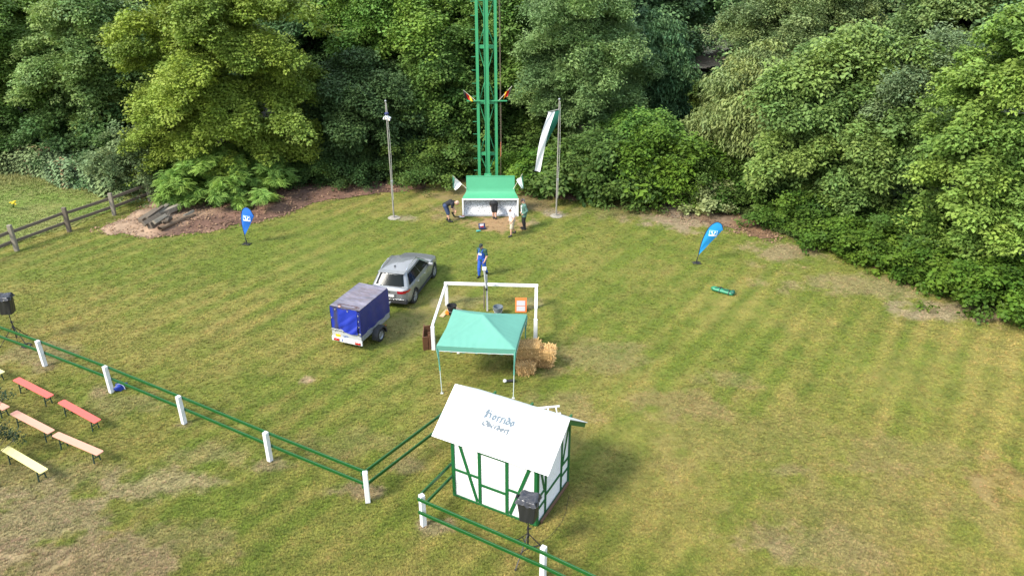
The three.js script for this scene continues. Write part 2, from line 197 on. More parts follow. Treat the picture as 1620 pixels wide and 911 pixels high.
// ---------------------------------------------------------------- trees and shrubs
function leafClump(seed, n, R, L, W, mode = 'broad') {                   // many folded leaves on short twigs, about R across
  const r = rng(seed), p = [], ix = [];
  const leaf = (o, d, up, l, w) => { const s = V().crossVectors(d, up).normalize(), nrm = V().crossVectors(s, d).normalize(), k = p.length / 3, t = o.clone().addScaledVector(d, l), m = o.clone().addScaledVector(d, l * .42); const a = m.clone().addScaledVector(s, w).addScaledVector(nrm, w * .35), b = m.clone().addScaledVector(s, -w).addScaledVector(nrm, w * .35); t.addScaledVector(nrm, -l * .12); for (const q of [o, a, t, b]) p.push(q.x, q.y, q.z); ix.push(k, k + 1, k + 2, k, k + 2, k + 3); };
  if (mode === 'frond') {
    for (let i = 0; i < n; i++) { const a = r() * 6.283, out = V(Math.cos(a), .15 + .35 * r(), Math.sin(a)), b = V((r() - .5) * R * .5, (r() - .5) * R * .5, (r() - .5) * R * .5), len = R * (.8 + .5 * r()); for (let k = 0; k < 9; k++) { const t = (k + 1) / 9, q = b.clone().addScaledVector(out, len * t).add(V(0, -len * .55 * t * t, 0)); for (const sg of [-1, 1]) { const side = V(-out.z * sg, -.35, out.x * sg).addScaledVector(out, .55).normalize(); leaf(q, side, V(0, 1, 0), L * (1 - .45 * Math.abs(t - .45)), W); } } }
  } else for (let i = 0; i < n; i++) {
    const th = r() * 6.283, ph = Math.acos(2 * r() - 1), q = R * Math.pow(r(), .45), o = V(Math.sin(ph) * Math.cos(th) * q, Math.cos(ph) * q * .62, Math.sin(ph) * Math.sin(th) * q);
    const a = r() * 6.283, d = V(Math.cos(a), (mode === 'hang' ? -1.1 : -.35) + .7 * (r() - .4), Math.sin(a)).addScaledVector(o, .8 / R).normalize(), k = .7 + .6 * r();
    leaf(o, d, V((r() - .5) * .9, 1, (r() - .5) * .9).normalize(), L * k, W * k);
  }
  const g = new THREE.BufferGeometry(); g.setAttribute('position', new THREE.Float32BufferAttribute(p, 3)); g.setIndex(ix); g.computeVertexNormals(); return g;
}
const CL = {
  broad: leafClump(1, 44, .52, .19, .062), round: leafClump(2, 56, .5, .155, .06), fine: leafClump(3, 60, .5, .15, .036), hang: leafClump(4, 50, .52, .23, .042, 'hang'), frond: leafClump(5, 6, .8, .24, .05, 'frond'),
  small: leafClump(6, 54, .36, .105, .04), ivy: leafClump(7, 40, .34, .12, .055), far: leafClump(8, 46, .8, .30, .10),
};
const leafMat = new THREE.MeshPhysicalMaterial({ color: 0xffffff, roughness: .5, side: THREE.DoubleSide, transmission: .42, thickness: 0, ior: 1.4, specularIntensity: .4 });
const leafDark = mat([1, 1, 1], .75);
const barkMat = mat([.10, .085, .065], .95, { map: G_wood, bumpMap: G_bump, bumpScale: .02 }), paleBark = mat([.24, .20, .15], .95, { map: G_wood, bumpMap: G_bump, bumpScale: .02 });
const _m = new THREE.Matrix4(), _q = new THREE.Quaternion(), _e = new THREE.Euler();
function crownList(r, c, rad, nl, per, o = {}) {                         // clumps over the shells of many limbs' ends
  const mats = [], cols = [], lobes = [], base = col(o.color), { lobe = .36, hue = .16, size = 1, low = -.75, wild = 0 } = o, q = makeNoise(o.seed || 1);
  for (let i = 0; i < nl; i++) {
    let y = low + (1 - low) * Math.pow((i + .5) / nl, .85), a = i * 2.39996 + r() * .9, k = Math.sqrt(Math.max(0, 1 - y * y)), out = .50 + (.50 + .45 * wild) * r() * (wild && r() < .5 ? .8 : 1) + .30 * (q(Math.cos(a) * 1.5, y * 1.5, Math.sin(a) * 1.5) - .5);
    lobes.push({ x: c.x + Math.cos(a) * k * rad.x * out, y: c.y + y * rad.y * out, z: c.z + Math.sin(a) * k * rad.z * out, r: Math.min(rad.x, rad.y, rad.z) * lobe * (.5 + .75 * r()), t: r() - .5, w: r(), a, y0: y });
  }
  lobes.push({ x: c.x, y: c.y + rad.y * .1, z: c.z, r: Math.min(rad.x, rad.y) * .5, t: -.5, w: 0, a: 0, y0: 0 });
  for (const L of lobes) {
    const n = Math.round(per * (.7 + .5 * r()) * Math.min(1.9, (L.r / 1.25) ** 1.7 + .2));
    for (let i = 0; i < n; i++) {
      const yy = 1 - 1.65 * r(), a = r() * 6.283, k = Math.sqrt(Math.max(0, 1 - yy * yy)), d = .45 + .62 * Math.sqrt(r()) + (r() < .14 + .2 * wild ? .15 + (.4 + .6 * wild) * r() : 0);
      const ou = Math.cos(a) * k * L.r * d * 1.5, ta = Math.sin(a) * k * L.r * d * .95, ca = Math.cos(L.a), sa = Math.sin(L.a), x = L.x + ca * ou - sa * ta, z = L.z + sa * ou + ca * ta, y = L.y + yy * L.r * d * .56 - ou * .22 - .18 * ou * ou / L.r, s = size * (.55 + .85 * r()) * (1 + .5 * wild * (r() - .4));
      if (y < (o.floor ?? .1)) continue;
      _q.setFromEuler(_e.set((r() - .5) * .8, r() * 6.283, (r() - .5) * .8)); mats.push(new THREE.Matrix4().compose(V(x, y, z), _q, V(s, s * .9, s)));
      const v = .72 + .5 * r() + .28 * L.t, h = hue * (L.t + (r() - .5) * .9); cols.push(new THREE.Color().setRGB(base.r * v * (1 + h), base.g * v, base.b * v * (1 - h * .6)));
    }
  }
  return { mats, cols, lobes };
}
let treeSeed = 500;
function tree(name, label, category, px, py, D, rx, ry, o = {}) {       // crown centre and radii measured on the photo at distance D
  const r = rng(treeSeed++), c = C(px, py, D), k = mPerPx(D, c.y), R = V(rx * k, ry * k, rx * k * (o.deep || .9)), base = V(c.x + (o.dx || 0), o.gy || .15, c.z - (o.dz || 0));
  const g = thing(name, label, category, base, 0, o.group), lc = c.clone().sub(base), H = lc.y;
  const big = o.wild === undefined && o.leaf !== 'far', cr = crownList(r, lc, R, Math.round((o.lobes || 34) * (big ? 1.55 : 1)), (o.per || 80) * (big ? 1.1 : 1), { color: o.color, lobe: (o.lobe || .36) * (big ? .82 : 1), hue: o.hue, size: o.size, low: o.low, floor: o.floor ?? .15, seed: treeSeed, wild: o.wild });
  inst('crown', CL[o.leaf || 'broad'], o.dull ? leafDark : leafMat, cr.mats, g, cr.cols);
  if (o.trunk !== 0) {
    const tr = o.trunk || R.x * .045 + .06, top = V(lc.x * .9, H + R.y * .35, lc.z * .9), pts = [V(0, -.4, 0), V(lc.x * .2 + (r() - .5) * .3, H * .35, lc.z * .2), V(lc.x * .6 + (r() - .5) * .4, H * .75, lc.z * .6), top];
    const cv = new THREE.CatmullRomCurve3(pts), tg = new THREE.TubeGeometry(cv, 14, tr, 9), pp = tg.attributes.position; for (let i = 0; i <= 14; i++) { const q = cv.getPointAt(i / 14), f = (1.25 - .95 * i / 14) * (i === 0 ? 1.25 : 1); for (let j = 0; j <= 9; j++) { const n = i * 10 + j; pp.setXYZ(n, q.x + (pp.getX(n) - q.x) * f, q.y + (pp.getY(n) - q.y) * f, q.z + (pp.getZ(n) - q.z) * f); } } tg.computeVertexNormals();
    const trunk = obj('trunk', tg, o.pale ? paleBark : barkMat, g);
    const limbs = []; for (const L of cr.lobes.slice(0, 16)) { const s = cv.getPointAt(clamp(.25 + .5 * (L.y / (H + R.y)), .2, .9)), e2 = V(L.x, L.y - L.r * .2, L.z), mid = s.clone().lerp(e2, .5).add(V(0, -.25, 0)); limbs.push(tube([s, mid, e2], tr * .24, 6, 5)); }
    obj('limb', limbs, o.pale ? paleBark : barkMat, trunk);
  }
  return g;
}
// the trees along the wood, left to right
const T = tree, TC = 'tree';
T('deciduous_tree', 'dark green tree cut by the left edge of the picture, behind the nettles', TC, 0, 95, 54, 105, 125, { color: [0.185, 0.297, 0.059], leaf: 'round', lobes: 44, per: 90, group: 'trees of the wood edge' });
T('deciduous_tree', 'grey green oak-like tree left of the big yellow green tree', TC, 148, 95, 52.5, 92, 118, { color: [0.250, 0.363, 0.108], leaf: 'round', lobes: 48, per: 95, lobe: .34, group: 'trees of the wood edge' });
T('deciduous_tree', 'big yellow green tree with the green fern-leaved shrub at its foot', TC, 352, 140, 47.5, 142, 210, { color: [0.285, 0.375, 0.061], leaf: 'round', lobes: 64, per: 95, lobe: .27, hue: .12, size: .95, low: -.95, group: 'trees of the wood edge' });
T('deciduous_tree', 'dark bluish green round tree behind the left flagpole', TC, 575, 190, 50, 98, 108, { color: [0.086, 0.151, 0.048], leaf: 'round', lobes: 44, per: 100, lobe: .3, low: -.95, hue: .08, group: 'trees of the wood edge' });
T('deciduous_tree', 'dim narrow tree in the gap between yellow green tree and flagpole tree', TC, 492, 60, 57, 66, 105, { color: [0.088, 0.176, 0.057], leaf: 'broad', lobes: 30, per: 90, group: 'trees of the wood edge' });
T('deciduous_tree', 'tall fresh green tree rising above the round dark flagpole tree', TC, 618, 25, 55.5, 104, 92, { color: [0.201, 0.335, 0.059], leaf: 'broad', lobes: 42, per: 90, lobe: .32, hue: .2, low: -.9, group: 'trees of the wood edge' });
T('deciduous_tree', 'mid green tree close on the left of the green lattice mast', TC, 700, 165, 51.5, 66, 122, { color: [0.149, 0.256, 0.056], leaf: 'broad', lobes: 34, per: 80, lobe: .4, low: -.95, group: 'trees of the wood edge' });
T('deciduous_tree', 'mid green tree straight behind the green lattice mast', TC, 800, 90, 54.5, 76, 165, { color: [0.158, 0.276, 0.059], leaf: 'broad', lobes: 44, per: 85, lobe: .38, low: -.9, group: 'trees of the wood edge' });
T('deciduous_tree', 'pale silvery green tree behind the long white and green banner', TC, 925, 92, 49.5, 92, 160, { color: [0.241, 0.363, 0.131], leaf: 'fine', lobes: 64, per: 105, lobe: .32, low: -.9, hue: .12, pale: 1, group: 'trees of the wood edge' });
T('deciduous_tree', 'dark tree with drooping twigs left of the distant dirt path', TC, 1028, 130, 52, 54, 120, { color: [0.102, 0.197, 0.074], leaf: 'hang', lobes: 38, per: 90, lobe: .38, low: -.95, group: 'trees of the wood edge' });
T('deciduous_tree', 'dark distant tree above the far dirt path', TC, 1105, 5, 84, 75, 50, { color: [0.086, 0.171, 0.049], leaf: 'far', lobes: 24, per: 70, low: -.6, gy: 2.6, group: 'trees of the wood edge' });
T('deciduous_tree', 'loose light green tree with drooping twigs right of the dirt path', TC, 1212, 195, 47, 100, 130, { color: [0.292, 0.358, 0.125], leaf: 'hang', lobes: 52, per: 85, lobe: .3, low: -.9, hue: .14, group: 'trees of the wood edge' });
T('deciduous_tree', 'broad fresh green tree hanging low over the dark right-hand thicket', TC, 1335, 222, 42.5, 142, 165, { color: [0.229, 0.334, 0.088], leaf: 'broad', lobes: 66, per: 90, lobe: .26, low: -.7, hue: .16, trunk: .22, pale: 1, group: 'trees of the wood edge' });
T('deciduous_tree', 'greyish green tree standing between the two bright right-hand trees', TC, 1456, 205, 41, 84, 150, { color: [0.208, 0.295, 0.138], leaf: 'fine', lobes: 56, per: 95, lobe: .32, low: -.75, group: 'trees of the wood edge' });
T('deciduous_tree', 'bright green layered tree at the right edge with branches down to the lawn', TC, 1604, 245, 33.5, 126, 222, { color: [0.245, 0.368, 0.077], leaf: 'broad', lobes: 96, per: 80, lobe: .2, low: -.9, hue: .14, size: .9, group: 'trees of the wood edge' });
T('deciduous_tree', 'tree in the top right corner behind the bright layered one', TC, 1540, 10, 47, 100, 90, { color: [0.219, 0.317, 0.107], leaf: 'broad', lobes: 36, per: 80, group: 'trees of the wood edge' });
T('deciduous_tree', 'light tree top above the broad low-hanging right-hand tree', TC, 1290, 20, 52, 110, 85, { color: [0.272, 0.354, 0.138], leaf: 'fine', lobes: 40, per: 90, group: 'trees of the wood edge' });
T('deciduous_tree', 'tree top between the grey green oak and the left picture edge, farther back', TC, 60, -20, 60, 90, 80, { color: [0.194, 0.307, 0.074], leaf: 'broad', lobes: 32, per: 80, group: 'trees of the wood edge' });
T('deciduous_tree', 'small yellow green tree leaning out under the pale silvery tree', TC, 1010, 228, 46.5, 52, 62, { color: [0.171, 0.307, 0.056], leaf: 'broad', lobes: 30, per: 55, lobe: .4, low: -.9, group: 'trees of the wood edge' });
{ // the deep dim wood behind, one by one
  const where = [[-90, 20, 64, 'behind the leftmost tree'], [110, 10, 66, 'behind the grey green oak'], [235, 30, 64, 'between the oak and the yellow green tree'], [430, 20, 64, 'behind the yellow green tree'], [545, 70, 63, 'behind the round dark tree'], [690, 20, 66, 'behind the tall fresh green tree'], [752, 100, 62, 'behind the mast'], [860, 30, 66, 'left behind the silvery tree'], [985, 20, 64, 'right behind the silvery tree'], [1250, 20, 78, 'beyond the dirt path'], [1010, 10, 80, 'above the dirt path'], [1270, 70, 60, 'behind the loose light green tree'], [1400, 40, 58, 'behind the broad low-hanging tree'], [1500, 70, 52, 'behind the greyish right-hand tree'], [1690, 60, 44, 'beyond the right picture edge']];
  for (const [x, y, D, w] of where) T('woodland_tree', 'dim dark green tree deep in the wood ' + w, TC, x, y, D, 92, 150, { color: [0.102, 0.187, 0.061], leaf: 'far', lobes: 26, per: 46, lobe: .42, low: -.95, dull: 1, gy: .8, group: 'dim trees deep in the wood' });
}
// shrubs along the foot of the wood
const SG = 'shrubs along the foot of the wood', SC = 'shrub';
const shrub = (label, x, y, D, rx, ry, o = {}) => tree(o.name || 'shrub', label, SC, x, y + 2, D, rx * 1.22, ry, { leaf: 'small', lobes: 46, per: 44, lobe: .34, low: -.95, trunk: .035, wild: 1.4, hue: .2, group: SG, floor: .05, ...o });
shrub('large bright green fern-leaved shrub under the yellow green tree', 364, 276, 44.8, 88, 42, { leaf: 'frond', color: [0.264, 0.414, 0.088], lobes: 110, per: 90, lobe: .24, hue: .16, trunk: .06, size: .46, wild: 0 });
shrub('dark shrub behind the nettles at the left edge', 30, 205, 53, 80, 36, { color: [0.084, 0.162, 0.035], leaf: 'round' });
shrub('dark shrub behind the nettles below the grey green oak', 165, 205, 51, 75, 38, { color: [0.088, 0.167, 0.046], leaf: 'round' });
shrub('grey leaved shrub behind the last posts of the wooden fence', 215, 262, 45.5, 38, 40, { color: [0.187, 0.252, 0.099], leaf: 'small' });
shrub('low dark shrub right of the fern-leaved shrub', 478, 262, 47.6, 40, 30, { color: [0.097, 0.176, 0.038] });
shrub('dark shrub low under the round dark tree, left of the flagpole', 560, 268, 47.6, 48, 26, { color: [0.088, 0.157, 0.042] });
shrub('mid green shrub between the left flagpole and the mast', 655, 256, 48, 44, 26, { color: [0.113, 0.190, 0.038] });
shrub('mid green shrub just left of the mast foot', 706, 252, 48.3, 40, 30, { color: [0.121, 0.200, 0.038], leaf: 'ivy' });
shrub('fresh green shrub just right of the mast foot', 832, 260, 47.6, 34, 22, { color: [0.132, 0.248, 0.033], leaf: 'ivy' });
shrub('fresh green shrub left of the right flagpole', 870, 268, 46.2, 30, 22, { color: [0.141, 0.265, 0.036], leaf: 'ivy' });
shrub('leafy shrub right of the right flagpole', 925, 262, 45.6, 46, 36, { color: [0.121, 0.200, 0.046], leaf: 'broad' });
shrub('dense shrub between right flagpole and pale shrub', 985, 272, 44.8, 52, 42, { color: [0.114, 0.196, 0.042], leaf: 'broad' });
shrub('yellow green shrub above the small reddish twig', 1040, 262, 44.6, 50, 44, { color: [0.141, 0.243, 0.029], leaf: 'broad' });
shrub('pale cream variegated shrub at the lawn edge', 1122, 306, 43.2, 36, 17, { color: [0.374, 0.426, 0.177], leaf: 'ivy', hue: .08 });
shrub('shaded thicket shrub behind the pale variegated one', 1110, 275, 45, 55, 36, { color: [0.106, 0.181, 0.036] });
shrub('dark ivy-leaved shrub right of the pale variegated one', 1192, 306, 43.2, 50, 38, { color: [0.106, 0.187, 0.035], leaf: 'ivy' });
shrub('low ivy-leaved shrub beside the dry leaves', 1262, 340, 40.2, 46, 34, { color: [0.107, 0.196, 0.029], leaf: 'ivy' });
shrub('dark shrub under the broad tree, left of its trunk', 1290, 320, 41.5, 46, 36, { color: [0.089, 0.162, 0.035] });
shrub('low ivy-leaved shrub in front of the broad tree trunk', 1332, 374, 37, 46, 28, { color: [0.114, 0.206, 0.026], leaf: 'ivy' });
shrub('dark shrub right of the broad tree trunk', 1395, 352, 39, 52, 38, { color: [0.091, 0.167, 0.033] });
shrub('low ivy-leaved shrub bordering the brown strip of lawn', 1402, 400, 35, 48, 28, { color: [0.113, 0.202, 0.026], leaf: 'ivy' });
shrub('thicket shrub in the shade of the bright layered tree', 1475, 378, 36, 56, 40, { color: [0.097, 0.176, 0.029], leaf: 'ivy' });
shrub('low ivy-leaved shrub left below the bright layered tree', 1478, 424, 33, 46, 28, { color: [0.117, 0.207, 0.026], leaf: 'ivy' });
shrub('leafy shrub below the bright layered tree', 1550, 440, 31.2, 50, 32, { color: [0.118, 0.208, 0.026], leaf: 'ivy' });
shrub('leafy shrub in the right corner of the lawn edge', 1622, 462, 29.8, 46, 34, { color: [0.113, 0.215, 0.025], leaf: 'ivy' });
shrub('dim shrub below the far dirt path', 1092, 152, 63, 42, 26, { color: [0.110, 0.174, 0.036], leaf: 'broad' });
shrub('dim shrub right of the far dirt path', 1150, 134, 66, 34, 22, { color: [0.110, 0.174, 0.036], leaf: 'broad' });
shrub('shaded shrub in the gap right of the mast', 848, 232, 52, 46, 38, { color: [0.110, 0.185, 0.036], leaf: 'broad' });
{ // ground ivy and weeds on the wood's margin, and the nettle bank
  const r = rng(900), ml = [], mc = [];
  let n = 0; while (ml.length < 3800 && n++ < 60000) { const px = 460 + r() * 1220, py = 262 + r() * 260, p = P(px, py), s = soil.inside(p.x, p.z); if (s < -.15 || s > 3.4 || mulch.inside(p.x, p.z) > -.2 || mulch2.inside(p.x, p.z) > -.1) continue; if (px < 700 && r() < .75) continue; if (px > 700 && px < 1240 && r() < .35) continue; const k = .35 + .55 * r(); _q.setFromEuler(_e.set((r() - .5) * .6, r() * 6.283, (r() - .5) * .6)); ml.push(new THREE.Matrix4().compose(V(p.x, .08 + .12 * r() + .2 * sstep(s, 0, 3), p.z), _q, V(k, k * .8, k))); const v = .6 + .7 * r(); mc.push(new THREE.Color().setRGB(.11 * v, .165 * v, .042 * v)); }
  tag(inst('ground_ivy', CL.ivy, leafMat, ml, scene, mc), 'low green weeds and ivy creeping along the foot of the wood', 'ground cover', null, 'stuff');
  const stem = (() => { const gs = [], q = rng(44), p = [], ix = []; const quad = (o, d, l, w) => { const s = V(-d.z, 0, d.x).normalize(), k = p.length / 3, m = o.clone().addScaledVector(d, l * .4), t = o.clone().addScaledVector(d, l).add(V(0, -l * .3, 0)); for (const v of [o, m.clone().addScaledVector(s, w), t, m.clone().addScaledVector(s, -w)]) p.push(v.x, v.y, v.z); ix.push(k, k + 1, k + 2, k, k + 2, k + 3); }; for (let y = .15; y < 1.15; y += .115) for (let a = 0; a < 2; a++) { const t = (y * 13.6) + a * Math.PI; quad(V(0, y, 0), V(Math.cos(t), -.15 + .2 * q(), Math.sin(t)), .23 * (1.15 - y * .55), .06); } const k = p.length / 3; for (const [x, y, z] of [[-.008, -.1, 0], [.008, -.1, 0], [0, 1.2, 0]]) p.push(x, y, z); ix.push(k, k + 1, k + 2); const g = new THREE.BufferGeometry(); g.setAttribute('position', new THREE.Float32BufferAttribute(p, 3)); g.setIndex(ix); g.computeVertexNormals(); return g; })();
  const nl = [], nc = [];
  while (nl.length < 9000) { const px = -120 + r() * 370, t = r(), top = lerp(222, 238, clamp(px / 230)), bot = lerp(268, 318, clamp((px + 40) / 260)) + 14 * (N1(px * .03) - .5), py = lerp(top, bot, t), p = P(px, py); const k = (.8 + .6 * r()) * (.55 + .75 * N2(p.x * .7, 5, p.z * .7) + .25); _q.setFromEuler(_e.set((r() - .5) * .35, r() * 6.283, (r() - .5) * .35)); nl.push(new THREE.Matrix4().compose(V(p.x, 0, p.z), _q, V(k, k, k))); const v = .7 + .6 * r(), d = r() < .06 ? 1 : 0, yl = clamp(N1(p.x * .35, 91, p.z * .35) * 1.6 - .7); nc.push(new THREE.Color().setRGB(lerp(lerp(.155, .23, yl), .30, d) * v, lerp(lerp(.235, .26, yl), .20, d) * v, lerp(lerp(.10, .08, yl), .10, d) * v)); }
  tag(inst('tall_weeds', stem, leafDark, nl, scene, nc), 'bank of tall grey green nettle-like weeds between the meadow and the left-hand trees', 'weeds', null, 'stuff');
  const yl = [], yc = []; for (let i = 0; i < 12; i++) { const p = P(19 + (r() - .5) * 9, 322 + (r() - .5) * 4, .5); _q.setFromEuler(_e.set(0, r() * 6, 0)); yl.push(V(p.x, p.y + r() * .1, p.z)); }
  const rg = thing('flowering_weed', 'small yellow flowering weed alone in the meadow grass', 'flower', P(19, 329));
  obj('blossom', yl.map((p) => new THREE.OctahedronGeometry(.07).scale(1, .5, 1).translate(p.x - rg.position.x, p.y, p.z - rg.position.z)), mat([.75, .55, .02], .8), rg);
  obj('stem', yl.map((p) => rod(V(0, 0, 0), V(p.x - rg.position.x, p.y, p.z - rg.position.z), .012, .006, 4)), mat([.1, .16, .03], .8), rg);
  const far = thing('roadside_sapling', 'tip of a leafy sapling poking in at the left edge beside the benches', 'tree', P(-42, 800));
  const b = [], fl = [], fc = [], fp = far.position; for (const [x, y, h] of [[12, 688, .8], [2, 680, .8], [22, 694, .8], [-12, 690, .9], [-20, 670, 1], [3, 630, 1.1], [-6, 622, 1.1], [-30, 640, 1.1]]) { const p = P(x, y, h).sub(fp); b.push(tube([V(0, 0, 0), V(p.x * .5, p.y * .9, p.z * .5), p], .012, 8, 4)); for (let k = 0; k < 3; k++) { _q.setFromEuler(_e.set(r(), r() * 6, r())); fl.push(new THREE.Matrix4().compose(V(p.x + (r() - .5) * .3, p.y + (r() - .5) * .2, p.z + (r() - .5) * .3), _q, V(.6, .5, .6))); const v = .7 + .6 * r(); fc.push(new THREE.Color().setRGB(.030 * v, .058 * v, .022 * v)); } }
  obj('trunk', [...b, rod(V(0, -.2, 0), V(0, .4, 0), .04, .02)], barkMat, far); inst('crown', CL.small, leafMat, fl, far, fc);
}
// ---------------------------------------------------------------- materials of the things
const white = mat([.80, .80, .78], .55, { map: G_soft }), postWhite = mat([.78, .78, .76], .6, { map: G_soft, bumpMap: G_bump, bumpScale: .002 });
const railGreen = mat([.004, .086, .014], .42, { map: G_soft }), hutGreen = mat([.006, .105, .026], .5, { map: G_soft }), mastGreen = mat([.045, .32, .135], .5, { map: G_soft }), shelterGreen = mat([.068, .345, .175], .55, { map: G_soft });
const steel = mat([.55, .55, .54], .4, { metalness: .7, map: G_soft }), galv = mat([.52, .54, .55], .45, { metalness: .55, map: G_rough }), black = mat([.018, .018, .02], .55), rubber = mat([.02, .02, .021], .85), concrete = mat([.42, .38, .31], .95, { map: G_rough });
const oldWood = mat([.17, .135, .10], .9, { map: G_wood, bumpMap: G_wood, bumpScale: .01 }), greyWood = mat([.30, .26, .20], .9, { map: G_wood, bumpMap: G_wood, bumpScale: .01 }), freshWood = mat([.62, .42, .24], .75, { map: G_wood }), brownWood = mat([.16, .065, .030], .6, { map: G_wood });

// ---------------------------------------------------------------- wooden rail fence at the meadow
{
  const at = [[-62, 436], [26, 397], [109, 366], [180, 340], [237, 318]].map(([x, y]) => P(x, y)), o = at[1], f = thing('wooden_fence', 'weathered two-rail wooden fence between the lawn and the meadow', 'fence', o), r = rng(21), L = (p) => p.clone().sub(o);
  at.forEach((p, i) => { const q = L(p), g = bar(q.clone().add(V(0, -.2, 0)), q.clone().add(V(-.02 + .04 * r(), 1.5 - i * .06, -.05 * r())), .21, .18, .03); obj('post', roughen(g, .04, 3, i + 2), i === 2 ? oldWood : greyWood, f); });
  for (let i = 0; i < 4; i++) { const a = L(at[i]), b = L(at[i + 1]), d = b.clone().sub(a).normalize(), off = V(-d.z, 0, d.x).multiplyScalar(-.12); for (const h of [1.02, .5]) obj('rail', roughen(bar(a.clone().add(V(0, h + .05 * r() - i * .03, 0)).add(off).addScaledVector(d, -.1), b.clone().add(V(0, h + .05 * r() - i * .03, 0)).add(off).addScaledVector(d, .12), .07, .17, .02), .03, 2.5, i * 3 + h * 10), oldWood, f); }
}
{ // timber pile and logs
  const beams = [[[221, 349], [262, 322], .14, .22, 'black weathered beam on the far side of the timber heap'], [[238, 343], [272, 318], .34, .14, 'silvery grey squared timber lying on top of the heap'], [[226, 354], [252, 340], .3, .2, 'brown plank slab at the front of the timber heap'], [[236, 358], [256, 344], .12, .26, 'short dark block with pale sawn end at the front of the heap'], [[250, 340], [285, 325], .2, .24, 'thick dark beam end in the middle of the heap'], [[256, 352], [272, 344], .12, .13, 'small grey post lying at the right front of the heap'], [[268, 334], [296, 322], .12, .26, 'dark beam half under the fern-leaved shrub'], [[290, 342], [306, 334], .14, .14, 'short pale timber apart on the mulch'], [[231, 345], [258, 326], .42, .12, 'thin dark rail on the left upper side of the timber heap'], [[262, 350], [268, 336], .3, .13, 'short grey post lying across the middle of the heap'], [[243, 352], [262, 340], .4, .15, 'brown splintered beam on top of the front of the heap']];
  beams.forEach(([a, b, h, w, label], i) => { const A = P(...a, h + .24), B = P(...b, h + .32), o = A.clone().lerp(B, .5), g = bar(A.clone().sub(o), B.clone().sub(o), w * 1.25, w * 1.05, .02, i * .4); const t = tag(obj('timber_beam', roughen(g, .07, 4, i + 40), i % 3 === 1 ? greyWood : oldWood), label, 'timber', 'heap of old timbers'); t.position.copy(o); });
  const A = P(252, 362, .28), B = P(306, 340, .3), o = A.clone().lerp(B, .5), g = roughen(tube([A.clone().sub(o), V(0, .03, 0), B.clone().sub(o)], .12, 20, 10), .08, 5, 71); const t = tag(obj('log', g, mat([.24, .16, .10], .95, { map: G_rough })), 'long brown log half sunk in the mulch in front of the timber heap', 'log'); t.position.copy(o);
}

// ---------------------------------------------------------------- green railing with white posts
function railing(label, pts, n, opt = {}) {
  const at = pts.map(([x, y, h = 0]) => P(x, y, h).setY(0)), o = at[opt.base || 0], f = thing('railing_fence', label, 'fence', o), L = (p) => p.clone().sub(o);
  at.forEach((p, i) => { if (opt.skip && opt.skip.includes(i)) return; const q = L(p), nx = at[Math.min(i + 1, at.length - 1)], pv = at[Math.max(i - 1, 0)], a = yaw(pv, nx); obj('post', box(.15, 1.13, .15, 0, .565, 0, .018, a).translate(q.x, q.y, q.z), postWhite, f); });
  for (let i = 0; i + 1 < at.length; i++) { const a = L(at[i]), b = L(at[i + 1]), d = b.clone().sub(a).normalize(), off = V(-d.z, 0, d.x).multiplyScalar(opt.side * .102); for (const h of [1.03, .55]) obj('rail', bar(a.clone().add(off).add(V(0, h, 0)).addScaledVector(d, -.07), b.clone().add(off).add(V(0, h, 0)).addScaledVector(d, i + 2 < at.length ? -.072 : .07), 0.045, .105, .008), railGreen, f); }
  return f;
}
railing('long green two-rail fence with white posts, left of the little house', [[-66, 528], [70.5, 579], [176, 621], [291, 670], [427, 729], [582, 794], [706, 696]], 0, { base: 5, side: -1 });
railing('short green two-rail fence with white posts, in front of the little house', [[722, 776], [670, 831], [860, 865, 1.13], [1055, 960, 1.03]], 0, { base: 1, side: 1, skip: [0] });

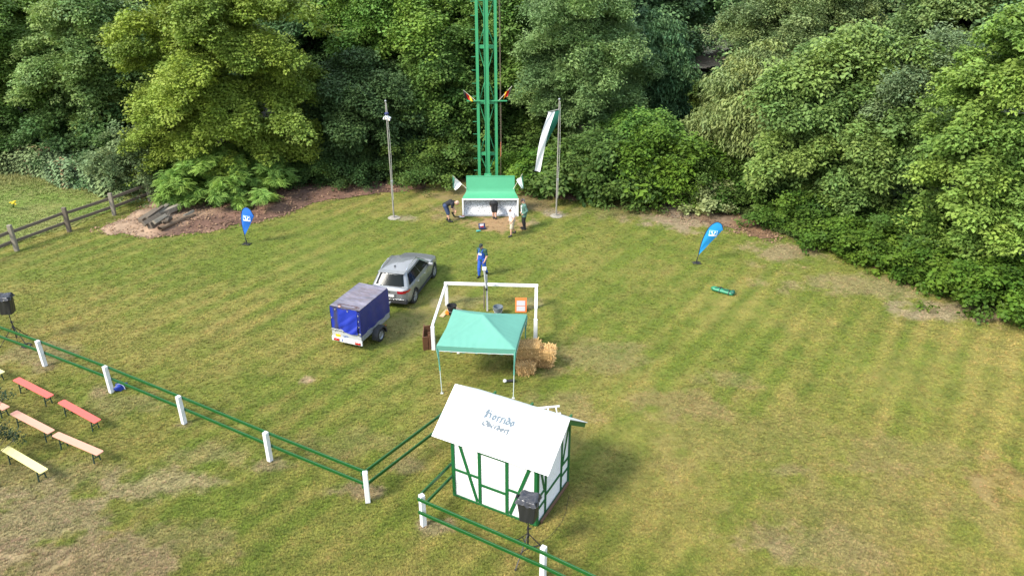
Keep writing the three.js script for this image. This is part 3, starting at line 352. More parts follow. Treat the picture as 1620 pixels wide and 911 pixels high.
// ---------------------------------------------------------------- half-timbered hut
{
  const FL = P(717, 783), FR = P(849, 833), a = yaw(FL, FR), W = FL.distanceTo(FR), D = 2.22, h = thing('timber_framed_hut', 'small white and green half-timbered hut with white lettered roof', 'hut', FL, a);      // local x along the front, z towards the viewer, front wall at z = 0
  const EAVE = 2.36, RH = 3.17, half = D / 2, pitch = Math.atan2(RH - EAVE, half), T = .09;
  const boards = []; for (let y = .06; y < 2.30; y += .105) { boards.push(box(W - .04, .098, .03, W / 2, y + .05, -.03, .008), box(W - .04, .098, .03, W / 2, y + .05, -D + .03, .008), box(.03, .098, D - .1, .03, y + .05, -D / 2, .008), box(.03, .098, D - .1, W - .03, y + .05, -D / 2, .008)); }
  for (let y = 2.36; y < RH - .12; y += .105) { const w = (RH - .1 - y) / Math.tan(pitch) * 2; for (const x of [.03, W - .03]) boards.push(box(.03, .098, w, x, y, -half, .008)); }
  obj('wall_board', boards, white, h).userData.kind = 'stuff';
  obj('wall_core', [box(W - .12, 2.25, D - .12, W / 2, 1.15, -half, 0)], white, h);
  const beam = (ax, ay, bx, by, w = .1, depth = .035) => obj('timber', bar(V(ax, ay, depth / 2 + .001), V(bx, by, depth / 2 + .001), depth, w, .006).applyMatrix4(new THREE.Matrix4()), hutGreen, h);
  const fb = (ax, ay, bx, by, w = .1, off = 0) => { const d = Math.hypot(bx - ax, by - ay), g = box(d, w, .03, 0, 0, 0, .006); g.rotateZ(Math.atan2(by - ay, bx - ax)); g.translate((ax + bx) / 2, (ay + by) / 2, off); return g; };
  const F = (...q) => obj('timber', fb(...q).translate(0, 0, .003), hutGreen, h), R = (...q) => obj('timber', fb(...q).rotateY(Math.PI / 2).translate(W + .003, 0, 0), hutGreen, h);
  // front: corner posts, two studs, sill, rails, two braces, hatch frame
  F(.05, 0, .05, 2.3, .1, 0); F(W - .05, 0, W - .05, 2.3, .1, 0); const s1 = W * .335, s2 = W * .655;
  F(s1, .06, s1, 2.3, .1, -.004); F(s2, .06, s2, 2.3, .1, -.004); F(0, .04, W, .04, .08, .004);
  F(.1, 1.02, s1 - .05, 1.02, .085, -.006); F(s1 + .05, .78, s2 - .05, .78, .09, -.006); F(s1 + .05, 1.96, s2 - .05, 1.96, .09, -.006); F(s2 + .05, .98, W - .1, .98, .085, -.006);
  F(.2, 2.28, s1 - .1, .1, .1, -.009); F(W - .16, 2.28, s2 + .1, .1, .1, -.009);
  // right side (z runs away from the viewer; in this frame x = distance to the back)
  const RX = (u) => u; R(.05, 0, .05, 2.3, .1, 0); R(D - .05, 0, D - .05, 2.35, .1, 0); R(D * .25, .06, D * .25, 2.4, .09, -.004); R(D * .74, .06, D * .74, 2.4, .09, -.004); R(0, .04, D, .04, .08, .004);
  R(.1, .98, D * .25 - .05, .98, .085, -.006); R(.1, .58, D * .25 - .05, .58, .085, -.006); R(D * .25 + .05, .74, D * .74 - .05, .74, .09, -.006); R(D * .74 + .05, .98, D - .1, .98, .085, -.006); R(D * .74 + .05, .58, D - .1, .58, .085, -.006);
  R(.13, 2.2, D * .25 - .08, 1.03, .08, -.009); R(D - .13, 2.2, D * .74 + .08, 1.03, .08, -.009); R(.1, 2.32, D - .1, 2.32, .09, -.008);
  // left side and back, plain frames
  for (const [x, z, ry, len] of [[-.003, -D, -Math.PI / 2, D], [W, -D - .003, Math.PI, W]]) for (const u of [.05, len * .33, len * .66, len - .05]) { const g = fb(u, .02, u, 2.3, .1); g.rotateY(ry).translate(x, 0, z); obj('timber', g, hutGreen, h); }
  // roof
  const slope = (RH - EAVE) / Math.sin(pitch), over = .3, x0 = -.5, x1 = W + .44, Lr = x1 - x0, len = slope + over;
  const print = canvasTex(2048, 640, (c, w, q) => { c.fillStyle = '#e9e9e7'; c.fillRect(0, 0, w, q); const r = rng(8); for (let i = 0; i < 2600; i++) { c.fillStyle = `rgba(${r() < .5 ? '205,206,206' : '244,244,243'},${.05 + .12 * r()})`; c.fillRect(r() * w, r() * q, 4 + r() * 60, 1 + r() * 5); } c.save(); c.translate(w * .475, q * .42); c.rotate(.02); c.scale(1, .7); blackletter(c, 'Horrido', 0, 0, 128, '#4c5c68'); c.scale(1, .8); blackletter(c, 'Oberdorf', -8, 164, 106, '#505b64', .22); c.restore(); });
  const plate = (front) => { const g = new RoundedBoxGeometry(Lr, .022, len, 1, .006); g.translate(0, .011, len / 2); g.rotateX(pitch); g.translate(x0 + Lr / 2, RH, -half); if (!front) { g.translate(-(x0 + Lr / 2), 0, half).rotateY(Math.PI).translate(x0 + Lr / 2, 0, -half); } return g; };
  const roof = obj('roof', [plate(true), plate(false)], white, h);
  const pr = sheet(1, 1, (u, v) => V(x0 + .01 + u * (Lr - .02), 0, 0).add(V(0, RH + .0255 / Math.cos(pitch) - (1 - v) * (len - .02) * Math.sin(pitch), -half + (1 - v) * (len - .02) * Math.cos(pitch)))); obj('roof_sheet', pr, new THREE.MeshStandardMaterial({ map: print, roughness: .5, side: THREE.DoubleSide }), roof);
  const under = (front) => { const g = new RoundedBoxGeometry(Lr - .06, .018, len - .05, 1, .004); g.translate(0, -.0115, (len - .05) / 2 + .01); g.rotateX(pitch); g.translate(x0 + Lr / 2, RH - .004, -half); if (!front) g.translate(-(x0 + Lr / 2), 0, half).rotateY(Math.PI).translate(x0 + Lr / 2, 0, -half); return g; };
  obj('soffit', [under(true), under(false)], hutGreen, h);
  for (const s of [1, -1]) for (const x of [x0 + .05, x1 - .05]) { const g = box(.03, .12, len - .08, 0, -.085, (len - .08) / 2 + .02, .005); g.rotateX(pitch); if (s < 0) g.rotateY(Math.PI); obj('barge_board', g.translate(x, RH, -half), s > 0 ? white : hutGreen, h); }
  obj('rafter', [0.1, W * .5, W - .1].map((x) => { const g = box(.06, .09, .34, x, EAVE - .11, -D - .12, .005); return g; }), hutGreen, h);
  // raised hatch flap on the far side, seen above the ridge
  const flapA = P(762, 623, 2.25).applyMatrix4(new THREE.Matrix4().makeRotationY(-a).multiply(new THREE.Matrix4().makeTranslation(-FL.x, 0, -FL.z))), fx = flapA.x, fz = flapA.z;
  const flap = obj('hatch_flap', box(.95, .03, Math.abs(fz + D), fx + .42, 2.18, (fz - D) / 2 - .0, .006).translate(0, 0, 0), white, h); obj('hinge_bar', [bar(V(fx + .9, 2.0, fz), V(fx + .9, 2.34, fz), .05, .05), bar(V(fx + .86, 1.3, -D), V(fx + .9, 2.15, fz + .05), .03, .03), bar(V(fx, 2.155, fz + .02), V(fx + .9, 2.155, fz + .02), .03, .03)], black, flap);
  obj('threshold', [box(.05, .12, D - .3, W + .06, .06, -D / 2, .01)], mat([.13, .07, .04], .9), h);
}
function blackletter(c, word, x0, y0, S, color, nib = .19) {                         // broad-nib strokes on a 0..1 grid, y up from the baseline
  const G = {
    H: [1.05, [[.22, .98, .08, .72, .22, .62, .12, .2, .3, .02], [.3, 1.0, .3, .06], [.12, .98, .3, 1.02], [.3, .62, .55, .72, .78, .56], [.78, .56, .8, .1, .62, -.18], [.55, .98, .8, 1.04], [.04, .08, .2, .0]]],
    O: [.95, [[.7, .98, .3, .9, .12, .6, .16, .2, .42, .0], [.42, 0, .74, .1, .84, .4, .8, .78, .62, .9], [.3, .9, .5, 1.02, .86, .92]]],
    o: [.58, [[.12, .54, .12, .12], [.12, .12, .3, 0], [.3, 0, .44, .12, .44, .5], [.12, .54, .28, .66, .44, .5]]],
    r: [.5, [[.1, .56, .2, .64], [.2, .62, .2, .06], [.1, .08, .22, 0, .32, .08], [.26, .56, .4, .66, .46, .56]]],
    i: [.36, [[.08, .56, .18, .64], [.18, .62, .18, .06], [.18, .04, .32, .1], [.16, .86, .22, .9]]],
    d: [.6, [[.12, .5, .12, .12], [.12, .12, .3, 0], [.3, 0, .46, .12, .46, .42], [.46, .42, .36, .72, .1, .92], [.12, .5, .28, .6, .44, .48]]],
    b: [.58, [[.12, .98, .12, .1], [.12, .1, .28, 0], [.28, 0, .44, .12, .44, .48], [.44, .48, .3, .62, .14, .52], [.12, .98, .24, .9]]],
    e: [.5, [[.12, .52, .12, .12], [.12, .12, .26, 0, .42, .1], [.12, .52, .26, .64, .38, .5], [.38, .5, .12, .3], [.36, .46, .14, .28]]],
    f: [.42, [[.34, .98, .2, .86, .2, -.2], [.2, .94, .4, 1.0], [.06, .6, .38, .6]]],
  };
  c.fillStyle = color; let x = x0 - [...word].reduce((s, l) => s + G[l][0] * S, 0) / 2;
  for (const l of word) { const [adv, strokes] = G[l], n = S * nib; for (const s of strokes) for (let k = 0; k + 3 < s.length; k += 2) { const ax = x + s[k] * S, ay = y0 - s[k + 1] * S, bx = x + s[k + 2] * S, by = y0 - s[k + 3] * S, m = Math.ceil(Math.hypot(bx - ax, by - ay) / .8); for (let t = 0; t <= m; t++) { const u = ax + (bx - ax) * t / m, v = ay + (by - ay) * t / m; c.beginPath(); c.moveTo(u - n * .7, v + n * .55); c.lineTo(u + n * .55, v - n * .7); c.lineTo(u + n * .75, v - n * .5); c.lineTo(u - n * .5, v + n * .75); c.closePath(); c.fill(); } } x += adv * S; }
}
{ // ladder laid over the raised hatch flap behind the ridge
  const h = 2.27, A = P(885.5, 642.5, h), B = P(840, 646.5, h), A2 = P(887.5, 654, h), d = B.clone().sub(A).normalize(), o = A.clone().lerp(A2, .5), l = thing('ladder', 'white ladder sticking out level from behind the roof ridge of the hut', 'ladder', o, 0), side = A2.clone().sub(A).multiplyScalar(.5), e = d.clone().multiplyScalar(2.3);
  for (const s of [1, -1]) obj('stile', bar(side.clone().multiplyScalar(s), e.clone().addScaledVector(side, s), .035, .06, .008), white, l);
  for (let i = 0; i < 9; i++) { const p = d.clone().multiplyScalar(.12 + i * .25); obj('rung', bar(p.clone().add(side), p.clone().sub(side), .03, .03, .008), white, l); }
}

// ---------------------------------------------------------------- canopy tent
{
  const hE = 1.76, c4 = [[690, 547], [816, 553], [834, 497], [717, 489]].map(([x, y]) => P(x, y, hE)), cen = c4.reduce((s, p) => s.add(p), V(0, 0, 0)).multiplyScalar(.25); cen.y = 0;
  const t = thing('canopy_tent', 'light green pop-up canopy tent beside the straw bales', 'tent', cen), L = c4.map((p) => p.clone().sub(cen)), cloth = mat([.115, .335, .255], .75, { map: G_soft }), cl2 = mat([.105, .315, .235], .75, { map: G_soft });
  const PEAK = .60, q = makeNoise(17), pt = (u, v, dy = 0) => { const a = L[0].clone().lerp(L[1], u), b = L[3].clone().lerp(L[2], u), p = a.lerp(b, v), du = Math.abs(2 * u - 1), dv = Math.abs(2 * v - 1), m = Math.max(du, dv), k = 1 - m; const fold = Math.exp(-Math.pow((du - dv) * 9, 2)); const edge = 1 - Math.min(du, dv); p.y = hE + PEAK * Math.pow(k, .93) - .06 * Math.sin(Math.PI * k) * (.6 + .4 * edge) * 1.0 + .03 * fold * k + .003 * Math.sin((du > dv ? v : u) * 60 + 9 * q(u * 4, v * 4)) * m - .04 * edge * m * m + dy; const inn = .03 * edge * m * m; p.x -= Math.sign(p.x) * 0 + p.x * inn; p.z -= p.z * inn; return p; };
  obj('canopy', sheet(72, 72, (u, v) => pt(u, v)), cloth, t);
  const edges = [[0, 1, (u) => [u, 0]], [1, 2, (u) => [1, u]], [2, 3, (u) => [1 - u, 1]], [3, 0, (u) => [0, 1 - u]]];
  for (const [, , f] of edges) { const val = obj('valance', sheet(40, 4, (u, v) => { const p = pt(...f(u)); const o = V(p.x, 0, p.z).multiplyScalar(.006 * v); return p.add(o).add(V(0, -.19 * v - .004 + .008 * Math.sin(u * 37) * v, 0)); }), cl2, t); }
  const hem = mat([.75, .78, .76], .7); for (const [, , f] of edges) obj('hem', sheet(40, 1, (u, v) => { const p = pt(...f(u)); return p.add(V(p.x * .008, -.19 - .022 * v, p.z * .008)); }), hem, t);
  const legG = mat([.09, .32, .24], .45), feet = [P(699, 622).sub(cen), P(812, 630).sub(cen)]; const f2 = [feet[1].clone().add(L[2]).sub(L[1]), feet[0].clone().add(L[3]).sub(L[0])]; f2.forEach((p) => p.y = 0);
  [...feet, ...f2].forEach((p, i) => { const top = L[i].clone().multiplyScalar(.97); top.y = hE - .03; const mid = top.clone().lerp(p, .52); const lg = obj('leg', [bar(top, mid, .045, .045, .004)], legG, t); obj('lower_leg', bar(mid.clone().add(V(0, .03, 0)), p, .026, .026, .004), mat([.45, .52, .48], .5), lg); obj('foot', box(.1, .012, .1, p.x, .008, p.z, .003), white, lg);
    const sl = [.0, .012].map((k, j) => { const top2 = L[i].clone().multiplyScalar(.985), w = .1; return sheet(2, 8, (u, v) => { const a = top2.clone().lerp(mid, v); return V(a.x + (j ? 0 : (u - .5) * w * (1 - .7 * v)), hE - .1 - v * .6, a.z + (j ? (u - .5) * w * (1 - .7 * v) : 0)); }); }); obj('leg_sleeve', sl, cl2, lg); });
  for (let i = 0; i < 4; i++) { const a = L[i].clone().multiplyScalar(.96), b = L[(i + 1) % 4].clone().multiplyScalar(.96), n = 6; const gs = []; for (let k = 0; k < n; k++) { const p = a.clone().lerp(b, k / n), s = a.clone().lerp(b, (k + 1) / n), up = k % 2 ? .25 : -.03; gs.push(bar(V(p.x, hE - .06 - .22 * (k % 2), p.z), V(s.x, hE - .06 - .22 * (1 - k % 2), s.z), .02, .03, 0), bar(V(p.x, hE - .06 - .22 * (1 - k % 2), p.z), V(s.x, hE - .06 - .22 * (k % 2), s.z), .02, .03, 0)); } obj('scissor_truss', gs, legG, t); }
}
// ---------------------------------------------------------------- white shooting stand frame
{
  const B = [[707, 483], [848, 487], [847, 541], [686, 553]].map(([x, y]) => P(x, y)), H = 1.06, o = B[3], f = thing('barrier_frame', 'white wooden railing enclosing three sides around the canopy tent', 'railing', o), L = B.map((p) => p.clone().sub(o));
  L.forEach((p, i) => { obj('post', box(.15, H, .15, p.x, H / 2, p.z, .012), postWhite, f); });
  const r = (a, b, dy, w) => obj('rail', bar(a.clone().setY(H + dy), b.clone().setY(H + dy), w, .085, .008), postWhite, f); const d = (a, b) => b.clone().sub(a).normalize().multiplyScalar(.078);
  r(L[0].clone().add(V(-.08, 0, .03)), L[1].clone().add(V(.08, 0, .03)), .046, .17); r(L[3].clone().add(V(0, 0, -.0)), L[0].clone().add(V(0, 0, .13)), .046, .1); r(L[2], L[1].clone().add(V(0, 0, .13)), .046, .1);
  const p = P(771, 492), s = thing('gun_rest_post', 'tall white post with a plank head standing at the middle of the white railing', 'post', p);
  obj('post', bar(V(0, 0, 0), V(-.02, 1.75, -.02), .08, .10, .008), mat([.62, .62, .60], .7, { map: G_rough }), s); obj('plank', bar(V(-.03, 1.2, .07), V(-.1, 2.05, .04), .13, .04, .008), mat([.70, .70, .69], .7, { map: G_rough }), s);
  obj('head_block', box(.17, .1, .2, -.1, 2.06, .02, .01), postWhite, s); obj('guide_bar', rod(V(-.14, .15, .08), V(-.12, 1.3, .1), .022), mat([.16, .12, .10], .6), s); obj('bolt', [rod(V(-.02, 1.13, .1), V(-.02, 1.13, .2), .045)], black, s);
}
// things around the stand
{
  const pail = (name, label, p, R, H, m, o = {}) => { const g = thing(name, label, 'bucket', p); obj('vessel', lathe([[.001, .012], [R * .78, .012], [R, H], [R + .018, H], [R + .018, H - .03], [R * .995, H - .035], [R * .78, 0], [.001, 0]], 28), m, g); const hd = obj('handle', tube(Array.from({ length: 9 }, (_, i) => { const a = i / 8 * Math.PI; return V(Math.cos(a) * (R + .02), H - .05 - Math.sin(a) * .16, Math.sin(a) * .08 + (R) * .9 * Math.sin(a)); }), .006, 20, 5), steel, g); return g; };
  pail('bucket', 'black bucket on the grass by the left side of the canopy', P(715, 497), .2, .44, black); pail('bucket', 'grey bucket standing behind the canopy roof', P(788, 497.5), .2, .40, mat([.13, .16, .19], .6));
  const plank = (label, A, B, w, m, h = .03) => { const o = A.clone().lerp(B, .5), q = tag(obj('plank', bar(A.clone().sub(o), B.clone().sub(o), w, .03, .004), m), label, 'plank', 'planks beside the black bucket'); q.position.copy(o); };
  plank('fresh pale plank lying left of the black bucket', P(698, 501, .03), P(708, 490, .09), .2, freshWood); plank('pale plank lying behind the black bucket', P(718, 487, .12), P(732, 493, .06), .22, freshWood); 
  { const o = P(707, 494, .1), g = thing('orange_wedge', 'small orange wedge between the pale plank and the black bucket', 'wedge', o); const s = new THREE.Shape([new THREE.Vector2(-.13, -.08), new THREE.Vector2(.13, -.08), new THREE.Vector2(.12, .14), new THREE.Vector2(.02, .12)]); obj('body', new THREE.ExtrudeGeometry(s, { depth: .14, bevelSize: .012, bevelThickness: .012, bevelSegments: 1 }).translate(0, 0, -.07), mat([.85, .25, .03], .5), g); }
  { const A = P(824, 494, .02), g = thing('framed_board', 'orange framed board with two grey panels, propped up by the right rail', 'board', A, -.03); const tilt = .42, bl = (geo) => geo.rotateX(-tilt); const orange = mat([.85, .17, .03], .5, { map: G_soft }), pale = mat([.42, .42, .44], .5, { map: G_soft }); obj('frame', bl(box(.5, .64, .05, 0, .32, 0, .012)), orange, g); for (const y of [.16, .40]) obj('panel', bl(box(.37, .215, .02, 0, y, .034, .008)), pale, g); for (const s of [-.21, .21]) obj('leg', bar(V(s, .02, -.40), V(s, .54, -.26), .04, .04), orange, g); }
  { const o = P(676, 553), g = thing('wooden_box', 'open brown wooden box of upright boards standing by the front left white post', 'box', o, .35); obj('side_panel', bar(V(-.16, .3, 0), V(.12, .42, -.85), .035, .62, .006), brownWood, g); obj('front_panel', box(.2, .62, .035, -.06, .31, .03, .006), brownWood, g); obj('front_panel', box(.16, .74, .035, .15, .37, -.08, .006), brownWood, g); obj('back_panel', box(.34, .74, .035, .22, .37, -.62, .006), brownWood, g); obj('batten', bar(V(.1, 0, .04), V(.1, .7, .04), .06, .05, .006), brownWood, g); }
  { const g = thing('torch', 'small black torch with white end lying on the grass by the right front canopy leg', 'torch', P(803, 603, .05), .05); const ax = (q) => q.rotateZ(Math.PI / 2); obj('barrel', ax(new THREE.CylinderGeometry(.05, .06, .3, 14)).translate(.12, .02, 0), black, g); obj('head', new THREE.SphereGeometry(.075, 14, 10).scale(1, .85, 1).translate(-.1, .02, 0), white, g); obj('switch', box(.06, .015, .03, .08, .075, 0, .004), rubber, g); }
}
{ // straw bales
  const straw = mat([.60, .37, .14], .95, { map: G_rough, bumpMap: G_rough, bumpScale: .05 }), wisp = mat([1, 1, 1], .9), sg = new THREE.PlaneGeometry(.012, .24).translate(0, .08, 0); sg.computeVertexNormals();
  const bale = (label, x, y, h, turn, w, hh, d, seed) => { const p = P(x, y, h), g = thing('straw_bale', label, 'straw bale', p, turn, 'straw bales beside the canopy tent'), r = rng(seed); const b = new RoundedBoxGeometry(w, hh, d, 14, .09).translate(0, hh / 2, 0); obj('bundle', roughen(roughen(b, .05, 5, seed), .045, 18, seed + 1), straw, g);
    const l = [], c = []; for (let i = 0; i < 1000; i++) { const f = r() * 3, s = () => (r() - .5) * .96; let q, n; if (f < 1) { q = V(s() * w, hh, s() * d); n = V(0, 1, 0); } else if (f < 2) { const k = r() < .5 ? -1 : 1; q = V(s() * w, hh * (.5 + s() * .98), d / 2 * k); n = V(0, 0, k); } else { const k = r() < .5 ? -1 : 1; q = V(w / 2 * k, hh * (.5 + s() * .98), s() * d); n = V(k, 0, 0); } q.addScaledVector(n, -.03); const dir = V((r() - .5) * 2, (r() - .6) * 1.6, (r() - .5) * 2).normalize().addScaledVector(n, .45).normalize(); _q.setFromUnitVectors(V(0, 1, 0), dir); l.push(new THREE.Matrix4().compose(q, _q, V(.8 + r(), .35 + .5 * r(), 1))); const v = .6 + .7 * r(); c.push(new THREE.Color().setRGB(.70 * v, .45 * v, .19 * v)); } inst('loose_straw', sg, wisp, l, g, c).userData.kind = 'stuff'; for (const k of [-.22, .22]) obj('twine', [tube([V(w * k, .0, d / 2 + .01), V(w * k, hh + .01, d / 2), V(w * k, hh + .012, -d / 2), V(w * k, 0, -d / 2 - .01)], .006, 24, 4)], mat([.45, .30, .12], .8), g); };
  bale('lower straw bale of the left stack, beside the canopy', 836, 570, 0, .12, .86, .52, .6, 51); bale('top straw bale of the left stack, beside the canopy', 836, 562, .51, .05, .88, .54, .62, 52);
  bale('single straw bale lying in front of the left stack', 831, 587, 0, .1, .62, .42, .66, 53); bale('lower straw bale of the right stack, farthest from the canopy', 860, 577, 0, -.08, .68, .42, .52, 54); bale('top straw bale of the right stack, farthest from the canopy', 863, 566, .41, -.14, .70, .44, .58, 55);
}
// ---------------------------------------------------------------- beer benches
{
  const cols = { red: [.70, .115, .085], salmon: [.66, .31, .21], yellow: [.78, .70, .28] }, legM = mat([.018, .045, .035], .5);
  const make = (k) => { const g = new THREE.Group(), L = 2.2, H = .48; scene.add(g); const sh = new THREE.Shape(), r = .05, w = .25; sh.moveTo(-L / 2 + r, -w / 2); sh.lineTo(L / 2 - r, -w / 2); sh.quadraticCurveTo(L / 2, -w / 2, L / 2, -w / 2 + r); sh.lineTo(L / 2, w / 2 - r); sh.quadraticCurveTo(L / 2, w / 2, L / 2 - r, w / 2); sh.lineTo(-L / 2 + r, w / 2); sh.quadraticCurveTo(-L / 2, w / 2, -L / 2, w / 2 - r); sh.lineTo(-L / 2, -w / 2 + r); sh.quadraticCurveTo(-L / 2, -w / 2, -L / 2 + r, -w / 2); obj('seat', new THREE.ExtrudeGeometry(sh, { depth: .022, bevelSize: .004, bevelThickness: .004, bevelSegments: 1, curveSegments: 4 }).rotateX(-Math.PI / 2).translate(0, H - .03, 0), mat(cols[k], .5, { map: G_soft }), g);
    for (const s of [-1, 1]) { for (const z of [-.1, .1]) obj('leg', bar(V(s * (L / 2 - .3), 0, z * 1.15), V(s * (L / 2 - .3), H - .03, z * .8), .035, .035, .004), legM, g); obj('crossbar', [bar(V(s * (L / 2 - .3), .2, -.1), V(s * (L / 2 - .3), .2, .1), .02, .03, .003), bar(V(s * (L / 2 - .3), .2, 0), V(s * (L / 2 - .62), H - .04, 0), .02, .02, .003)], legM, g); } return g; };
  const proto = {}; const put = (k, a, b, label) => { const A = P(...a, .47), B = P(...b, .47), g = proto[k] ? proto[k].clone() : (proto[k] = make(k)); g.name = numbered('beer_bench'); scene.add(g); g.position.set((A.x + B.x) / 2, 0, (A.z + B.z) / 2); g.rotation.y = yaw(A, B); tag(g, label, 'bench', 'beer benches on the left lawn'); };
  put('red', [26, 600], [77, 626], 'red bench nearest the green railing, left one of the two red benches'); put('red', [98, 636], [151, 665], 'red bench on the right, in line behind the other red one'); put('salmon', [22, 653], [78, 682], 'salmon bench in the middle, between the cut-off one and the right-hand salmon one'); put('salmon', [88, 687], [156, 716], 'rightmost salmon coloured bench');
  put('salmon', [-48, 618], [9, 646], 'salmon bench cut off by the left edge of the picture'); put('yellow', [7, 709], [68, 745], 'pale yellow bench fully in view at the bottom left'); put('yellow', [-52, 565], [3, 591], 'pale yellow bench with only its end in view at the left edge');
}
// ---------------------------------------------------------------- wrapped loudspeakers on tripods
{
  const bag = mat([.022, .022, .025], .38), foil = mat([.05, .05, .06], .3, { map: G_rough });
  const speaker = (label, slabel, p, H, turn, S = 1) => {
    const st = thing('speaker_stand', slabel, 'tripod', p); obj('pole', [rod(V(0, .25, 0), V(0, 1.0, 0), .024), rod(V(0, .95, 0), V(0, H - .3, 0), .018)], black, st); obj('collar', [rod(V(0, .68, 0), V(0, .82, 0), .04), rod(V(0, .95, 0), V(0, 1.03, 0), .034)], black, st); obj('knob', rod(V(.02, .98, 0), V(.09, .98, 0), .02), black, st);
    for (let k = 0; k < 3; k++) { const a = turn + k * 2.094 + .4, q = V(Math.cos(a), 0, Math.sin(a)); const lg = obj('leg', bar(q.clone().multiplyScalar(.03).setY(.78), q.clone().multiplyScalar(.62).setY(.03), .03, .02, .004), black, st); obj('brace', bar(q.clone().multiplyScalar(.03).setY(.3), q.clone().multiplyScalar(.36).setY(.4), .022, .016, .003), black, st); obj('rubber_foot', box(.05, .05, .05, q.x * .63, .025, q.z * .63, .012), rubber, lg); }
    const sp = thing('loudspeaker', label, 'loudspeaker', V(p.x, H - .36, p.z), turn); const w = .42 * S, hh = .68 * S, d = .36 * S, r = rng(H * 100 | 0);
    obj('cabinet', roughen(new RoundedBoxGeometry(w * .9, hh * .94, d * .9, 6, .05).translate(0, hh / 2, 0), .01, 6, 8), bag, sp);
    const wrap = new THREE.CylinderGeometry(.36 * S * .86, .25 * S, hh, 40, 12, true).translate(0, hh / 2, 0), pp = wrap.attributes.position; for (let i = 0; i < pp.count; i++) { const a = Math.atan2(pp.getZ(i), pp.getX(i)), R = Math.hypot(pp.getX(i), pp.getZ(i)), sq = 1 / Math.pow(Math.abs(Math.cos(a)) ** 5 + Math.abs(Math.sin(a)) ** 5, .2) * .86, f = 1 + .035 * Math.sin(a * 9 + pp.getY(i) * 6); pp.setX(i, Math.cos(a) * R * sq * f * 1.03); pp.setZ(i, Math.sin(a) * R * sq * f * .9); } wrap.computeVertexNormals(); obj('plastic_bag', wrap, bag, sp);
    const q = makeNoise(33), cover = sheet(26, 22, (u, v) => { const x = (u - .5) * .60 * S, z = (v - .5) * .54 * S, e = Math.max(Math.abs(u - .5), Math.abs(v - .5)) * 2; return V(x, hh + .035 + .05 * (q(u * 5, v * 5) - .4) + .03 * q(u * 14, v * 14) - .13 * sstep(e, .75, 1) * (.6 + .7 * q(u * 7, v * 7, 3)), z); }); obj('bag_top', cover, foil, sp); obj('bag_knot', roughen(new THREE.ConeGeometry(.05, .16, 8, 3).translate(-.3 * S, hh + .06, .05), .05, 14, 5), foil, sp);
  };
  speaker('black loudspeaker wrapped in a bag, in front of the hut', 'black tripod stand in front of the hut', P(835, 879), 1.72, -.35); speaker('black bagged loudspeaker at the left edge, above the green railing', 'black tripod stand behind the green railing at the left edge', P(28, 543), 1.78, .1, 1.05);
  const cable = (label, pts, r) => { const o = P(...pts[0]); tag(obj('cable', tube(pts.map((p) => P(p[0], p[1], .02).sub(o)), r, 60, 5), rubber), label, 'cable').position.copy(o); };
  cable('thin black cable on the grass from the near tripod to the hut', [[836, 872], [848, 862], [842, 868], [856, 858], [872, 846], [884, 832], [893, 816], [900, 785]], .006); cable('coil of black cable on the grass by the left tripod', [[26, 541], [36, 548], [44, 549], [48, 545], [44, 543], [38, 545], [34, 549], [40, 550], [47, 548]], .035);
}
